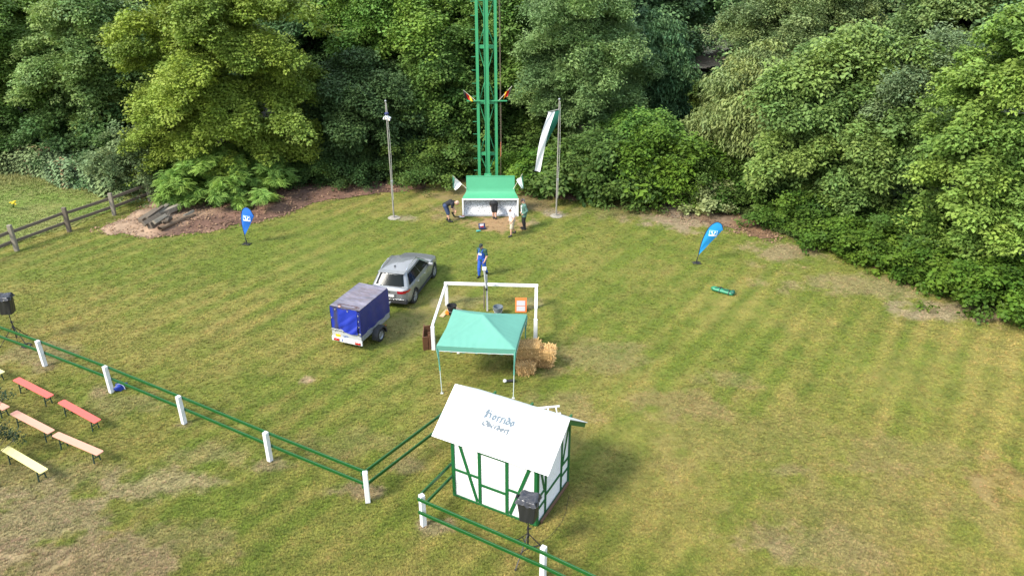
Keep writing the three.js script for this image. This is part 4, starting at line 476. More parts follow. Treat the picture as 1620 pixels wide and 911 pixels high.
{ // blue bag by the railing, green bag on the lawn, dark tool bag
  const blob = (name, label, cat, p, turn, w, h, d, m, seed) => { const g = thing(name, label, cat, p, turn); const s = new THREE.SphereGeometry(1, 36, 24).scale(w / 2, h / 2, d / 2).translate(0, h * .42, 0); obj('sack', roughen(roughen(s, .16, 5, seed), .06, 13, seed + 3), m, g); return g; };
  const b = blob('plastic_sack', 'small blue plastic sack beside a white railing post', 'bag', P(190, 616), .3, .44, .3, .34, mat([.025, .06, .40], .35), 5); obj('drawstring', tube([V(-.15, .2, .15), V(0, .32, .12), V(.15, .24, .16), V(.2, .1, .2)], .012, 16, 5), mat([.5, .55, .7], .5), b); obj('fold', roughen(new THREE.SphereGeometry(.11, 16, 10).scale(1.4, .5, .8).translate(.14, .22, .02), .06, 12, 9), mat([.012, .025, .16], .4), b);
  const A = P(1126, 459), B = P(1161, 467), gb = thing('carry_bag', 'long green carry bag lying on the lawn below the right blue flag', 'bag', A.clone().lerp(B, .5), yaw(A, B)), green = mat([.018, .20, .10], .42);
  const len = A.distanceTo(B) + .05, body = new THREE.CapsuleGeometry(.15, len - .3, 10, 28).rotateZ(Math.PI / 2).scale(1, .75, 1.15).translate(0, .1, 0); obj('body', roughen(roughen(body, .12, 4, 15), .04, 12, 16), green, gb); obj('strap', [tube([V(-len * .3, .21, .14), V(-len * .1, .26, .0), V(len * .12, .24, .14), V(len * .3, .2, .02)], .018, 20, 5), tube([V(-len * .12, .05, .2), V(-len * .1, .24, .05), V(-len * .12, .05, -.2)], .02, 14, 5), tube([V(len * .28, .05, .2), V(len * .3, .24, .05), V(len * .28, .05, -.2)], .02, 14, 5)], black, gb); obj('end_flap', new THREE.CapsuleGeometry(.1, .12, 6, 14).rotateX(Math.PI / 2).translate(len * .43, .13, 0), mat([.012, .09, .055], .5), gb);
  const tb = thing('tool_bag', 'dark blue tool bag with white and red contents on the grass before the shelter', 'bag', P(763, 362), .2); tb.scale.setScalar(.74); obj('tray', [box(.5, .14, .34, 0, .08, 0, .03)], mat([.02, .022, .07], .5), tb); obj('lid', box(.5, .3, .06, .0, .24, -.2, .02).rotateX(-.15), mat([.03, .03, .10], .5), tb); obj('lining', box(.3, .16, .02, -.02, .26, -.135, .01).rotateX(-.12), mat([.65, .65, .68], .6), tb); obj('cordless_tool', [box(.2, .07, .09, -.04, .19, .02, .02, .4), box(.06, .14, .06, .05, .19, .05, .015)], mat([.5, .04, .035], .5), tb); 
  const gl = thing('work_glove', 'turquoise work glove lying left of the tool case', 'glove', P(756, 366, .02), .4); obj('palm', roughen(new RoundedBoxGeometry(.16, .05, .12, 3, .02).translate(0, .03, 0), .02, 14, 3), mat([.05, .32, .28], .7), gl); for (let i = 0; i < 4; i++) obj('finger', tube([V(.07, .03, -.045 + i * .03), V(.12, .035, -.05 + i * .035), V(.16, .02, -.06 + i * .04)], .014, 6, 6), mat([.05, .32, .28], .7), gl);
}
// ---------------------------------------------------------------- lattice mast, bullet shelter, flags
{
  const b = P(772.5, 298), m = thing('lattice_mast', 'tall green steel lattice mast standing behind the green roofed shelter', 'mast', b), H = 16, sp = .535;
  for (const s of [-1, 1]) obj('leg', [box(.17, H, .025, s * sp, H / 2, .09, .004), box(.025, H, .12, s * (sp + .07), H / 2, .02, .004)], mastGreen, m);
  const hs = [2.25, 5.4, 8.6, 11.2, 14.1]; obj('guide_rail', [box(.28, H - 1, .03, 0, H / 2 + .5, .24, .004), box(.035, H - 1, .05, -.12, H / 2 + .5, .28, .004), box(.035, H - 1, .05, .12, H / 2 + .5, .28, .004)], mastGreen, m);
  for (const h of hs) { obj('crossbar', box(sp * 2 - .18, .2, .08, 0, h, 0, .006), mastGreen, m); obj('bracket', [box(.1, .12, .26, -.12, h, .15, .004), box(.1, .12, .26, .12, h, .15, .004)], mastGreen, m); }
  [-.2, ...hs].forEach((h, i, a) => { if (i + 1 === a.length) return; const t = a[i + 1]; for (const s of [-1, 1]) obj('brace', rod(V(s * (sp - .1), h + .15, -.02 + s * .025), V(-s * (sp - .1), t - .12, -.02 + s * .035), .03, .03, 6), mastGreen, m); });
  for (let h = 1.2; h < H; h += .76) obj('step_peg', rod(V(-sp - .1, h, .05), V(-sp - .34, h, .05), .017, .017, 6), mastGreen, m);
  obj('cross_arm', box(2.4, .07, .07, 0, 5.52, .17, .006), mastGreen, m);
  obj('winch', [box(.44, .34, .2, 0, .95, .48, .02), box(.3, .08, .24, 0, .72, .48, .02), rod(V(-.16, 1.0, .6), V(.16, 1.0, .6), .07, .07, 12)], mastGreen, m); obj('winch_plate', box(.16, .2, .02, 0, .98, .59, .004), galv, m);
  const cab = obj('hoist_cable', [rod(V(.8, .1, .1), V(.74, H, .1), .009, .009, 5), rod(V(.84, 2.2, .12), V(.78, H, .12), .008, .008, 5)], mat([.26, .20, .15], .7), m); obj('turnbuckle', rod(V(.8, 2.1, .11), V(.8, 3.0, .11), .028, .028, 6), mat([.4, .12, .07], .5), cab);
}
const flagTex = (bands, vertical) => canvasTex(64, 64, (c, w) => bands.forEach((k, i) => { c.fillStyle = k; vertical ? c.fillRect(i * w / bands.length, 0, w / bands.length + 1, w) : c.fillRect(0, i * w / bands.length, w, w / bands.length + 1); }));
const clothMat = (t) => new THREE.MeshPhysicalMaterial({ map: t, roughness: .8, side: THREE.DoubleSide, transmission: .18, thickness: 0 });
{
  const k = mPerPx(46, 5), flag = (name, label, cat, base, stickTo, f, m, group) => { const g = thing(name, label, cat, base, 0, group); const s = stickTo.clone().sub(base); obj('flag_stick', rod(V(0, 0, 0), s, .016, .012, 6), mat([.62, .58, .48], .6), g); obj('flag_cloth', sheet(16, 12, (u, v) => f(u, v, s)), m, g); return g; };
  const b = P(772.5, 298);
  const arm = (dx) => V(b.x + dx, 5.55, b.z + .2);
  const quad = (base, D, pts) => { const c = pts.map(([x, y]) => C(x, y, D).sub(base)); return (u, v) => c[0].clone().lerp(c[3], v).lerp(c[1].clone().lerp(c[2], v), u).add(V(0, 0, .09 * Math.sin(u * 6 + v * 3))); };   // corners: inner top, outer top, outer bottom, inner bottom
  const bandU = flagTex(['#17171b', '#d8210f', '#f5b81c'], true), bandU2 = flagTex(['#f5b81c', '#e0300f', '#c41510', '#22181a'], true);
  { const o = arm(-.70), D = -o.z; flag('hand_flag', 'small black red gold flag on the left end of the mast cross arm', 'flag', o, C(733, 142.5, D), quad(o, D, [[732.5, 142.5], [745, 154], [749, 160.5], [735.5, 156]]), clothMat(bandU), 'black red gold flags on the mast'); }
  { const o = arm(.70), D = -o.z; flag('hand_flag', 'small black red gold flag on the right end of the mast cross arm', 'flag', o, C(810, 136, D), quad(o, D, [[799, 146], [809.5, 137], [805.5, 150], [796, 157]]), clothMat(bandU2), 'black red gold flags on the mast'); }
  { const o = P(738, 298, 1.5), D = -o.z; flag('pennant_flag', 'small green and white flag at the left side of the shelter', 'flag', o, C(716, 277.5, D), quad(o, D, [[716, 278], [730.5, 291], [721, 300.5], [716.5, 297.5]]), clothMat(flagTex(['#3a7a5e', '#eef0f2', '#f4f4f6', '#f4f4f6'], true)), 'green and white flags at the shelter'); }
  { const o = P(812, 299, 1.5), D = -o.z; flag('pennant_flag', 'small green and white flag at the right side of the shelter', 'flag', o, C(826.5, 275, D), quad(o, D, [[827, 277], [817, 285], [825, 297], [828.5, 299]]), clothMat(flagTex(['#3a7a5e', '#eef0f2', '#f4f4f6', '#f4f4f6'], true)), 'green and white flags at the shelter'); }
}
{
  const A = P(732, 342), B = P(820, 342), W = A.distanceTo(B), o = A.clone().lerp(B, .5), s = thing('bullet_shelter', 'low wide target shelter with white inside and curved green roof', 'shelter', o, yaw(A, B)), w = W / 2;
  const marks = canvasTex(1024, 512, (c, W2, H2) => { const r = rng(61); c.fillStyle = '#d2d3d6'; c.fillRect(0, 0, W2, H2); for (let i = 0; i < 2600; i++) { const y = H2 * Math.pow(r(), 1.3), d = r(); c.fillStyle = `rgba(${d < .5 ? '60,58,56' : d < .8 ? '140,138,136' : '236,236,238'},${.25 + .5 * r()})`; c.fillRect(r() * W2, y, 4 + r() * 16, 4 + r() * 12); } }); const inside = new THREE.MeshStandardMaterial({ map: marks, roughness: .8, side: THREE.DoubleSide }), fascia = mat([.78, .78, .77], .6, { map: G_soft });
  const prof = [[0, 1.04, w], [-.28, 1.10, w * .965], [-.45, 1.17, w * .915], [-.55, 1.27, w * .875], [-.61, 1.42, w * .86], [-.68, 1.7, w * .86], [-.78, 2.12, w * .86]], at = (t) => { const i = Math.min(prof.length - 2, Math.floor(t)), f = t - i; return prof[i].map((v, k) => lerp(v, prof[i + 1][k], f)); };
  const r1 = sheet(6, 24, (u, v) => { const q = at(v * 5.999); return V((u - .5) * 2 * q[2], q[1] + .03, q[0]); }), r2 = sheet(6, 24, (u, v) => { const q = at(v * 5.999); return V((u - .5) * 2 * q[2], q[1] - .015, q[0] - .02); });
  obj('roof', [r1, r2, bar(V(-w * .86, 2.13, -.79), V(w * .86, 2.13, -.79), .06, .05)], shelterGreen, s); obj('fascia', box(W + .04, .085, .05, 0, 1.03, .03, .01), fascia, s);
  for (const x of [-1, 1]) { const sh = new THREE.Shape([[-.58, 0], [-.58, 1.1], [-.6, 1.35], [-.76, 2.1], [-.95, 2.1], [-1.05, 0]].map((p) => new THREE.Vector2(...p))); const g = new THREE.ExtrudeGeometry(sh, { depth: .03, bevelEnabled: false }).rotateY(-Math.PI / 2).scale(1, 1, 1); g.translate(x < 0 ? -w * .86 + .015 : w * .86 + .015, 0, 0); obj('side_panel', g, shelterGreen, s); obj('side_post', box(.09, 1.0, .06, x * (w - .03), .5, .02, .008), fascia, s); obj('inner_side', sheet(1, 1, (u, v) => V(x * (w - .07 - u * .12), .02 + v * 1.02, -.02 - u * .6)), inside, s); }
  obj('inner_back', sheet(1, 1, (u, v) => V((u - .5) * 2 * (w - .05 - .12 * v), .05 + v * 1.02, -.06 - .42 * v)), inside, s); obj('sill', box(W - .1, .1, .05, 0, .06, .03, .01), mat([.55, .55, .56], .7, { map: G_rough }), s);
  obj('back_frame', [-.8, 0, .8].map((x) => bar(V(x, 0, -1.5), V(x, 2.05, -.86), .08, .08)), mastGreen, s);
}
{ // flag poles and what hangs on them
  const pole = (label, p, H, lean) => { const g = thing('flag_pole', label, 'flagpole', p, 0, 'steel flag poles'); obj('mast_tube', [rod(V(0, 0, 0), V(lean * .3, 2.2, 0), .048, .046, 10), rod(V(lean * .3, 2.15, 0), V(lean, H, 0), .040, .032, 10)], mat([.47, .44, .39], .5, { metalness: .3, map: G_rough }), g); obj('cap', new THREE.SphereGeometry(.06, 10, 8).translate(lean, H, 0), galv, g); obj('clamp', box(.12, .16, .14, lean * .3 + .03, 2.15, 0, .02), galv, g); obj('halyard', tube([V(lean + .05, H - .1, .05), V(lean * .8 + .1, H * .6, .06), V(lean * .3 + .06, 2.1, .06), V(.06, 1.1, .05)], .007, 20, 4), mat([.7, .68, .62], .8), g); obj('footing', roughen(lathe([[.001, .04], [.32, .03], [.36, 0]], 16), .03, 5, 9), concrete, g); return g; };
  const pl = P(623, 344.5), pr = P(880, 341.5); pole('grey flag pole with a wrapped-up flag, left of the mast', pl, 6.62, 0); pole('grey flag pole with the long banner, right of the mast', pr, 6.65, -.0);
  const wf = thing('furled_flag', 'small furled blue and white flag tied near the top of the left pole', 'flag', V(pl.x, 5.85, pl.z)); const wm = clothMat(flagTex(['#eef0f4', '#eef0f4', '#c9a66a', '#dfe2ea', '#f5f6f8'], true)); obj('cloth', [[-.16, -.42, .05, .2], [.12, -.50, .06, 1.4], [.22, -.34, .0, 2.6]].map(([dx, dy, dz, ph]) => sheet(10, 10, (u, v) => V(dx * v + (u - .5) * (.10 + .16 * v) + .03 * Math.sin(v * 7 + ph), .1 + dy * v * (1 - .35 * Math.abs(u - .5)), .05 + dz + .05 * Math.sin(u * 8 + ph) * v))), wm, wf); wf.scale.setScalar(.72); obj('knot', roughen(new THREE.SphereGeometry(.14, 18, 12).scale(1.1, 1, 1).translate(.02, .14, .02), .08, 8, 6), mat([.02, .03, .11], .7), wf);
  const bn = thing('banner_flag', 'long white and green banner blowing left from the right flag pole', 'flag', V(pr.x, 6.0, pr.z)), k = mPerPx(41, 5), off = (px, py, h) => { const q = C(px, py, -pr.z); return q.sub(bn.position); };
  const crv = (pts) => new THREE.CatmullRomCurve3(pts.map(([x, y]) => off(x, y))), cl = crv([[868, 178], [859, 202], [852, 232], [846, 271]]), cm = crv([[878.5, 176], [869, 202], [861.5, 236], [854.5, 272.5]]), cr = crv([[887, 173], [885, 194], [876, 222], [858, 262]]), p0 = off(868, 178);
  obj('banner_cloth', sheet(10, 40, (u, v) => cl.getPoint(v).lerp(cm.getPoint(v), u).add(V(0, 0, .12 * Math.sin(v * 4) + .04 * Math.sin(u * 5 + v * 9)))), clothMat(flagTex(['#eeeef2'], true)), bn); obj('banner_cloth', sheet(10, 30, (u, v) => cm.getPoint(v * .62).lerp(cr.getPoint(v * .62), u * (1 - .85 * v * v)).add(V(0, 0, .12 * Math.sin(v * .62 * 4) + .03 - .35 * u * v))), clothMat(flagTex(['#0c6450'], true)), bn);
  obj('yard', rod(p0.clone().add(V(-.05, .02, 0)), V(0, .12, 0), .016, .016, 6), steel, bn); obj('cord', rod(p0.clone().add(V(.05, 0, 0)), V(0, .5, 0), .008, .008, 4), black, bn);
}
{ // two teardrop flags
  const logo = (bg) => canvasTex(512, 512, (c) => { c.fillStyle = bg; c.fillRect(0, 0, 512, 512); c.save(); c.translate(256, 256); c.strokeStyle = '#e9f2f8'; c.lineWidth = 22; c.strokeRect(-210, -170, 420, 340); c.fillStyle = '#f4f7f9'; c.fillRect(-210, 96, 420, 84); c.beginPath(); for (const s of [1, -1]) { c.moveTo(0, 150); c.lineTo(s * 62, 30); c.lineTo(s * 92, -40); c.lineTo(s * 150, -58); c.lineTo(s * 138, -112); c.lineTo(s * 66, -122); c.lineTo(s * 40, -62); c.lineTo(0, 20); } c.fill(); c.fillRect(-70, 20, 140, 90); c.fillStyle = bg; c.beginPath(); c.moveTo(-52, -2); c.lineTo(0, 52); c.lineTo(52, -2); c.lineTo(0, -90); c.fill(); c.fillStyle = '#e08a94'; for (let i = 0; i < 7; i++) { c.fillRect(-190 + i * 18, 118, 11, 40); c.fillRect(76 + i * 17, 118, 10, 40); } c.fillStyle = '#f4f7f9'; c.fillRect(-62, 92, 124, 90); c.restore(); });
  const tear = (label, base, pole, tip, bg, sq, turn) => {
    const g = thing('teardrop_flag', label, 'flag', base, turn, 'blue teardrop flags'), cv = new THREE.CatmullRomCurve3(pole.map(([x, y]) => V(x, y, 0))), pts = cv.getPoints(60), i0 = pts.findIndex((p) => p.y > tip[1]);
    obj('flag_rod', new THREE.TubeGeometry(cv, 60, .017, 6), mat([.012, .018, .05], .5), g); obj('ground_plate', box(.42, .03, .30, 0, .016, .02, .008), black, g); obj('socket', rod(V(0, 0, 0), V(pole[1][0] * .4, .3, 0), .035, .028, 8), black, g);
    const edge = pts.slice(i0), end = edge[edge.length - 1], start = V(tip[0], tip[1], 0), n = edge.length - 1; const q = makeNoise(91), f = sheet(16, n, (u, v) => { const j = Math.round(v * n), e = edge[j], tt = edge.slice(0, j + 1), o = start.clone().lerp(end, Math.pow(v, 1.05)), p = e.clone().lerp(o, u); p.z += .05 * Math.sin(u * 3.1) * Math.sin(v * 2.6) + .02 * Math.sin((u - v) * 9 + 3 * q(u * 2, v * 2)) * (1 - v) * u; return p; }); obj('sail', f, clothMat(canvasTex(8, 8, (c) => { c.fillStyle = bg; c.fillRect(0, 0, 8, 8); })), g);
    const L = sheet(14, 14, (u, v) => { const x = sq[0] + sq[2] * (u + .08 * (v - .5)), y = sq[1] + sq[3] * v + sq[4] * (u - .5); let best = 1e9, z = 0; const pp = f.attributes.position; for (let i = 0; i < pp.count; i += 1) { const d = (pp.getX(i) - x) ** 2 + (pp.getY(i) - y) ** 2; if (d < best) { best = d; z = pp.getZ(i); } } return V(x, y, z + .012); }); obj('logo', L, new THREE.MeshStandardMaterial({ map: logo(bg), roughness: .7, side: THREE.DoubleSide }), g);
  };
  tear('dark blue teardrop flag with white logo, on the left of the lawn', P(390, 386), [[0, 0], [-.05, .5], [-.10, 1.2], [-.05, 1.62], [.10, 1.96], [.30, 2.07], [.50, 1.99], [.69, 1.62]], [-.045, .46], '#1668c8', [.04, 1.28, .46, .40, -.03], -.25); tear('light blue teardrop flag with white logo, on the right of the lawn', P(1102, 416), [[0, 0], [.06, .45], [.12, .95], [.26, 1.52], [.50, 1.97], [.80, 2.14], [1.05, 2.02], [1.16, 1.72]], [.055, .42], '#1f9be0', [.42, 1.38, .48, .40, -.06], .12);
}
// ---------------------------------------------------------------- car
{
  const rw = P(654, 479), fw = P(682, 442), dir = fw.clone().sub(rw).normalize(), left = V(dir.z, 0, -dir.x), o = rw.clone().addScaledVector(dir, -.86).addScaledVector(left, .8);
  const car = thing('parked_car', 'silver grey compact SUV parked in front of the covered trailer', 'car', o, Math.atan2(-dir.z, dir.x));      // local x forward from the tail, z to the right
  const paint = new THREE.MeshPhysicalMaterial({ color: col([.27, .275, .28]), metalness: .5, roughness: .4, clearcoat: 1, clearcoatRoughness: .06, side: THREE.DoubleSide }), glass = new THREE.MeshPhysicalMaterial({ color: col([.008, .011, .012]), roughness: .12, metalness: 0, specularIntensity: .25, side: THREE.DoubleSide }), plastic = mat([.03, .03, .032], .7), redL = new THREE.MeshPhysicalMaterial({ color: col([.30, .006, .012]), roughness: .15, clearcoat: 1, side: THREE.DoubleSide }), chrome = mat([.75, .75, .75], .18, { metalness: .9 });
  const L = 4.49, tbl = (x, t) => { let i = 0; while (i < t.length - 2 && x > t[i + 1][0]) i++; const [a, b] = [t[i], t[i + 1]], f = sstep(x, a[0], b[0]) * .5 + clamp((x - a[0]) / (b[0] - a[0])) * .5; return lerp(a[1], b[1], f); };
  const hw = [[0, .64], [.06, .77], [.18, .87], [.5, .915], [3.5, .915], [4.0, .87], [4.3, .74], [4.49, .48]], deck = [[0, .90], [.05, 1.0], [.15, 1.05], [.8, 1.06], [2.9, 1.00], [3.4, 1.0], [4.1, .90], [4.35, .80], [4.49, .64]], sill = [[0, .52], [.1, .34], [.4, .28], [4.0, .28], [4.3, .30], [4.49, .44]];
  const S = (x, v) => { const w = tbl(x, hw), d = tbl(x, deck), b = tbl(x, sill), s = [[w * .86, b], [w * .97, b + .12], [w, lerp(b, d, .45)], [w * .985, lerp(b, d, .8)], [w * .94, d - .03], [w * .86, d], [w * .5, d + .03], [0, d + .04]], t = v * (s.length - 1), i = Math.min(s.length - 2, Math.floor(t)), f = t - i, p = s[Math.max(0, i - 1)], q = s[i], r = s[i + 1], u = s[Math.min(s.length - 1, i + 2)], h = (k) => { const f2 = f * f, f3 = f2 * f; return .5 * (2 * q[k] + (r[k] - p[k]) * f + (2 * p[k] - 5 * q[k] + 4 * r[k] - u[k]) * f2 + (3 * q[k] - p[k] - 3 * r[k] + u[k]) * f3); }; return [h(0), h(1)]; };
  const arch = [[.88, .36], [3.56, .36]], NX = 120, NV = 40, geos = [];
  for (const sd of [1, -1]) { const g = sheet(NX, NV, (u, v) => { const x = L * u, [w, y] = S(x, v); return V(x, y, w * sd); }); const p = g.attributes.position, ix = []; const src = g.index.array; for (let i = 0; i < src.length; i += 3) { let cx = 0, cy = 0; for (let k = 0; k < 3; k++) { cx += p.getX(src[i + k]) / 3; cy += p.getY(src[i + k]) / 3; } if (cy < .84 && arch.some(([ax, ay]) => Math.hypot(cx - ax, cy - ay) < .40)) continue; ix.push(src[i], src[i + 1], src[i + 2]); } g.setIndex(ix); geos.push(g); }
  for (const x of [0, L]) geos.push(sheet(16, 8, (u, v) => { const k = v; const sd = u < .5 ? -1 : 1, t = Math.abs(u - .5) * 2; const [w, y] = S(x, 1 - t); return V(x, lerp(.68, y, k), w * sd * k); }));
  obj('body', geos, paint, car);
  // glasshouse: rounded-rectangle rings from belt to roof
  const ring = (h) => { const t = clamp(h), xr = lerp(.20, .60, t), xf = lerp(3.22, 2.30, Math.pow(t, 1.05)), w = lerp(.845, .635, t), y = lerp(1.02, 1.575, t); if (h <= 1) return { xr, xf, w, y, r: lerp(.16, .2, t) }; const e = h - 1; return { xr: xr + e * .8, xf: xf - e * .9, w: w - e * .62, y: 1.575 + .105 * Math.sin(Math.min(1, e) * Math.PI / 2), r: .2 }; };
  const R = (s, h) => { const q = ring(h), hx = (q.xf - q.xr) / 2, cx = (q.xf + q.xr) / 2, side = Math.floor(s) % 4, f = s - Math.floor(s); const bow = .05; let x, z; if (side === 0) { x = lerp(q.xr, q.xf, f); z = q.w + .02 * Math.sin(f * Math.PI); } else if (side === 1) { z = lerp(q.w, -q.w, f); x = q.xf + bow * 1.6 * Math.sin(f * Math.PI); } else if (side === 2) { x = lerp(q.xf, q.xr, f); z = -q.w - .02 * Math.sin(f * Math.PI); } else { z = lerp(-q.w, q.w, f); x = q.xr - bow * Math.sin(f * Math.PI); } const dx = Math.max(0, q.r - (hx - Math.abs(x - cx))), dz = Math.max(0, q.r - (q.w - Math.abs(z))); if (dx > 0 && dz > 0) { const m = Math.hypot(dx, dz); if (m > q.r) { x -= Math.sign(x - cx) * (dx - dx * q.r / m); z -= Math.sign(z) * (dz - dz * q.r / m); } } return V(x, q.y, z); };
  obj('cabin', [sheet(96, 22, (u, v) => R(u * 4 * .99999, v * 1.0)), sheet(96, 12, (u, v) => R(u * 4 * .99999, 1 + v * .95))], paint, car);
  { const e = .95 + 1; const q = ring(e); obj('roof_top', sheet(20, 12, (u, v) => V(lerp(q.xr, q.xf, u), q.y + .004 * Math.sin(u * 3.14) , lerp(-q.w, q.w, v))), paint, car); }
  const pane = (s0, s1, h0, h1, shear = 0, off = .008, n = 16) => sheet(n, 8, (u, v) => { const h = lerp(h0, h1, v), s = lerp(s0 + shear * v, s1, u), p = R(s, h), d = R(s + .003, h).sub(p), e = R(s, h + .01).sub(p), nn = V().crossVectors(d, e).normalize(), out = p.clone().sub(V(1.6, 1.1, 0)); if (nn.dot(out) < 0) nn.negate(); return p.addScaledVector(nn, off); });
  obj('rear_window', pane(3.10, 3.90, .12, .86, 0, .02), glass, car); obj('windscreen', pane(1.06, 1.94, .10, .93), glass, car);
  for (const [a, b] of [[0, 1], [2, 3]]) { const f = (q) => a + (a ? 1 - q : q); const mk = (q0, q1, sh = 0) => pane(Math.min(f(q0), f(q1)), Math.max(f(q0), f(q1)), .10, .86, 0); obj('side_window', mk(.075, .245), glass, car); obj('side_window', mk(.255, .535), glass, car); obj('side_window', mk(.55, .90), glass, car); }
  obj('spoiler', roughen(box(.26, .035, 1.22, .57, 1.585, 0, .015), 0, 1), paint, car); obj('aerial', box(.12, .05, .05, .95, 1.695, 0, .02), black, car);
  for (const s of [-1, 1]) { obj('roof_rail', tube([V(.78, 1.60, s * .585), V(.9, 1.665, s * .58), V(1.6, 1.69, s * .58), V(2.05, 1.655, s * .585), V(2.2, 1.60, s * .59)], .018, 20, 6), chrome, car); const mir = obj('wing_mirror', new RoundedBoxGeometry(.14, .15, .24, 3, .05).translate(2.78, 1.08, s * 1.02), paint, car); obj('mirror_foot', bar(V(2.78, 1.04, s * .86), V(2.78, 1.05, s * .95), .08, .05), black, mir);
    obj('tail_light', [sheet(10, 4, (u, v) => { const z = lerp(.42, .80, u); return V(.005 - .028 + .16 * Math.pow(clamp((z - .6) / .26), 2), lerp(.84, .96, v) + .015 * u, z * s); }), sheet(8, 4, (u, v) => { const x = lerp(.02, .36, u), [w, y] = S(x, lerp(.46, .56, v)); return V(x, lerp(.87, .975, v) + .01 * u, (tbl(x, hw) * .985 + .012) * s); })], redL, car);
    obj('headlight', sheet(8, 4, (u, v) => { const x = lerp(4.05, 4.40, u); return V(x, lerp(.66, .76, v), (tbl(x, hw) * .99 + .012) * s); }), glass, car); obj('door_handle', [box(.16, .03, .03, 1.32, .9, s * .925, .012), ], chrome, car); obj('door_handle', [box(.16, .03, .03, 2.22, .88, s * .925, .012)], chrome, car); obj('sill_trim', box(2.0, .1, .06, 2.22, .30, s * .875, .02), plastic, car);
    obj('door_seam', [1.62, 2.62].map((x) => sheet(1, 12, (u, v) => { const [w, y] = S(x, .12 + v * .5); return V(x + (u - .5) * .012, y, (w + .004) * s); })), black, car);
    for (const [ax, ay] of arch) { const wg = new THREE.Group(); wg.name = 'wheel'; wg.position.set(ax, .345, s * .80); car.add(wg); const m2 = V(); obj('tyre', lathe([[.22, -.11], [.31, -.115], [.335, -.09], [.345, -.05], [.345, .05], [.335, .09], [.31, .115], [.22, .11]], 36).rotateX(Math.PI / 2), rubber, wg); const sp = [lathe([[.235, .06], [.25, .10], [.235, .112], [.215, .10]], 36).rotateX(Math.PI / 2 * s), new THREE.CylinderGeometry(.06, .06, .05, 14).rotateX(Math.PI / 2).translate(0, 0, .075 * s)]; for (let k = 0; k < 5; k++) for (const d of [-.12, .12]) { const a = k * 1.2566 + d, b = k * 1.2566 + d * 1.6; sp.push(bar(V(Math.cos(a) * .05, Math.sin(a) * .05, .08 * s), V(Math.cos(b) * .225, Math.sin(b) * .225, .095 * s), .032, .025, .006)); } obj('rim', sp, steel, wg); obj('brake_disc', new THREE.CylinderGeometry(.2, .2, .02, 24).rotateX(Math.PI / 2).translate(0, 0, .02 * s), black, wg);
      const ar = [], inner = .37, outer = .435; ar.push(sheet(30, 2, (u, v) => { const a = -.25 + u * (Math.PI + .5), rr = lerp(inner, outer, v), x = ax + Math.cos(a) * rr, y = ay + Math.sin(a) * rr; return V(x, y, s * (tbl(clamp(x, .05, 4.4), hw) * .99 + .008)); }), sheet(30, 2, (u, v) => { const a = -.25 + u * (Math.PI + .5), x = ax + Math.cos(a) * inner, y = ay + Math.sin(a) * inner; return V(x, y, s * (tbl(clamp(x, .05, 4.4), hw) * .99 + .008 - .4 * v)); })); obj('wheel_arch', ar, plastic, car); } }
  obj('underbody', [box(4.1, .3, 1.2, 2.25, .42, 0, .05), box(1.7, .2, 1.64, 2.22, .38, 0, .04)], plastic, car); obj('rear_bumper', new RoundedBoxGeometry(.34, .26, 1.66, 3, .08).translate(.17, .44, 0), plastic, car); obj('front_bumper', new RoundedBoxGeometry(.3, .22, 1.3, 3, .08).translate(4.3, .42, 0), plastic, car); obj('bumper_strip', box(.03, .035, 1.44, -.012, .555, 0, .012), chrome, car); obj('number_plate', box(.015, .115, .52, -.03, .72, 0, .004), white, car); obj('plate_recess', box(.012, .17, .66, -.018, .73, 0, .004), mat([.2, .2, .2], .5, { metalness: .5 }), car); obj('badge', new THREE.CylinderGeometry(.05, .05, .015, 18).rotateZ(Math.PI / 2).translate(-.03, .93, 0), chrome, car);
  { const a = R(3.5, .12), b = R(3.82, .13); obj('rear_wiper', [bar(a.clone().add(V(-.03, .0, 0)), b.clone().add(V(-.03, .02, 0)), .02, .02), rod(a.clone().add(V(-.04, 0, 0)), a.clone().add(V(.0, 0, 0)), .03, .03, 8)], black, car); } obj('tow_ball', [rod(V(-.02, .4, 0), V(-.14, .42, 0), .025), new THREE.SphereGeometry(.035, 10, 8).translate(-.14, .47, 0)], black, car);
}
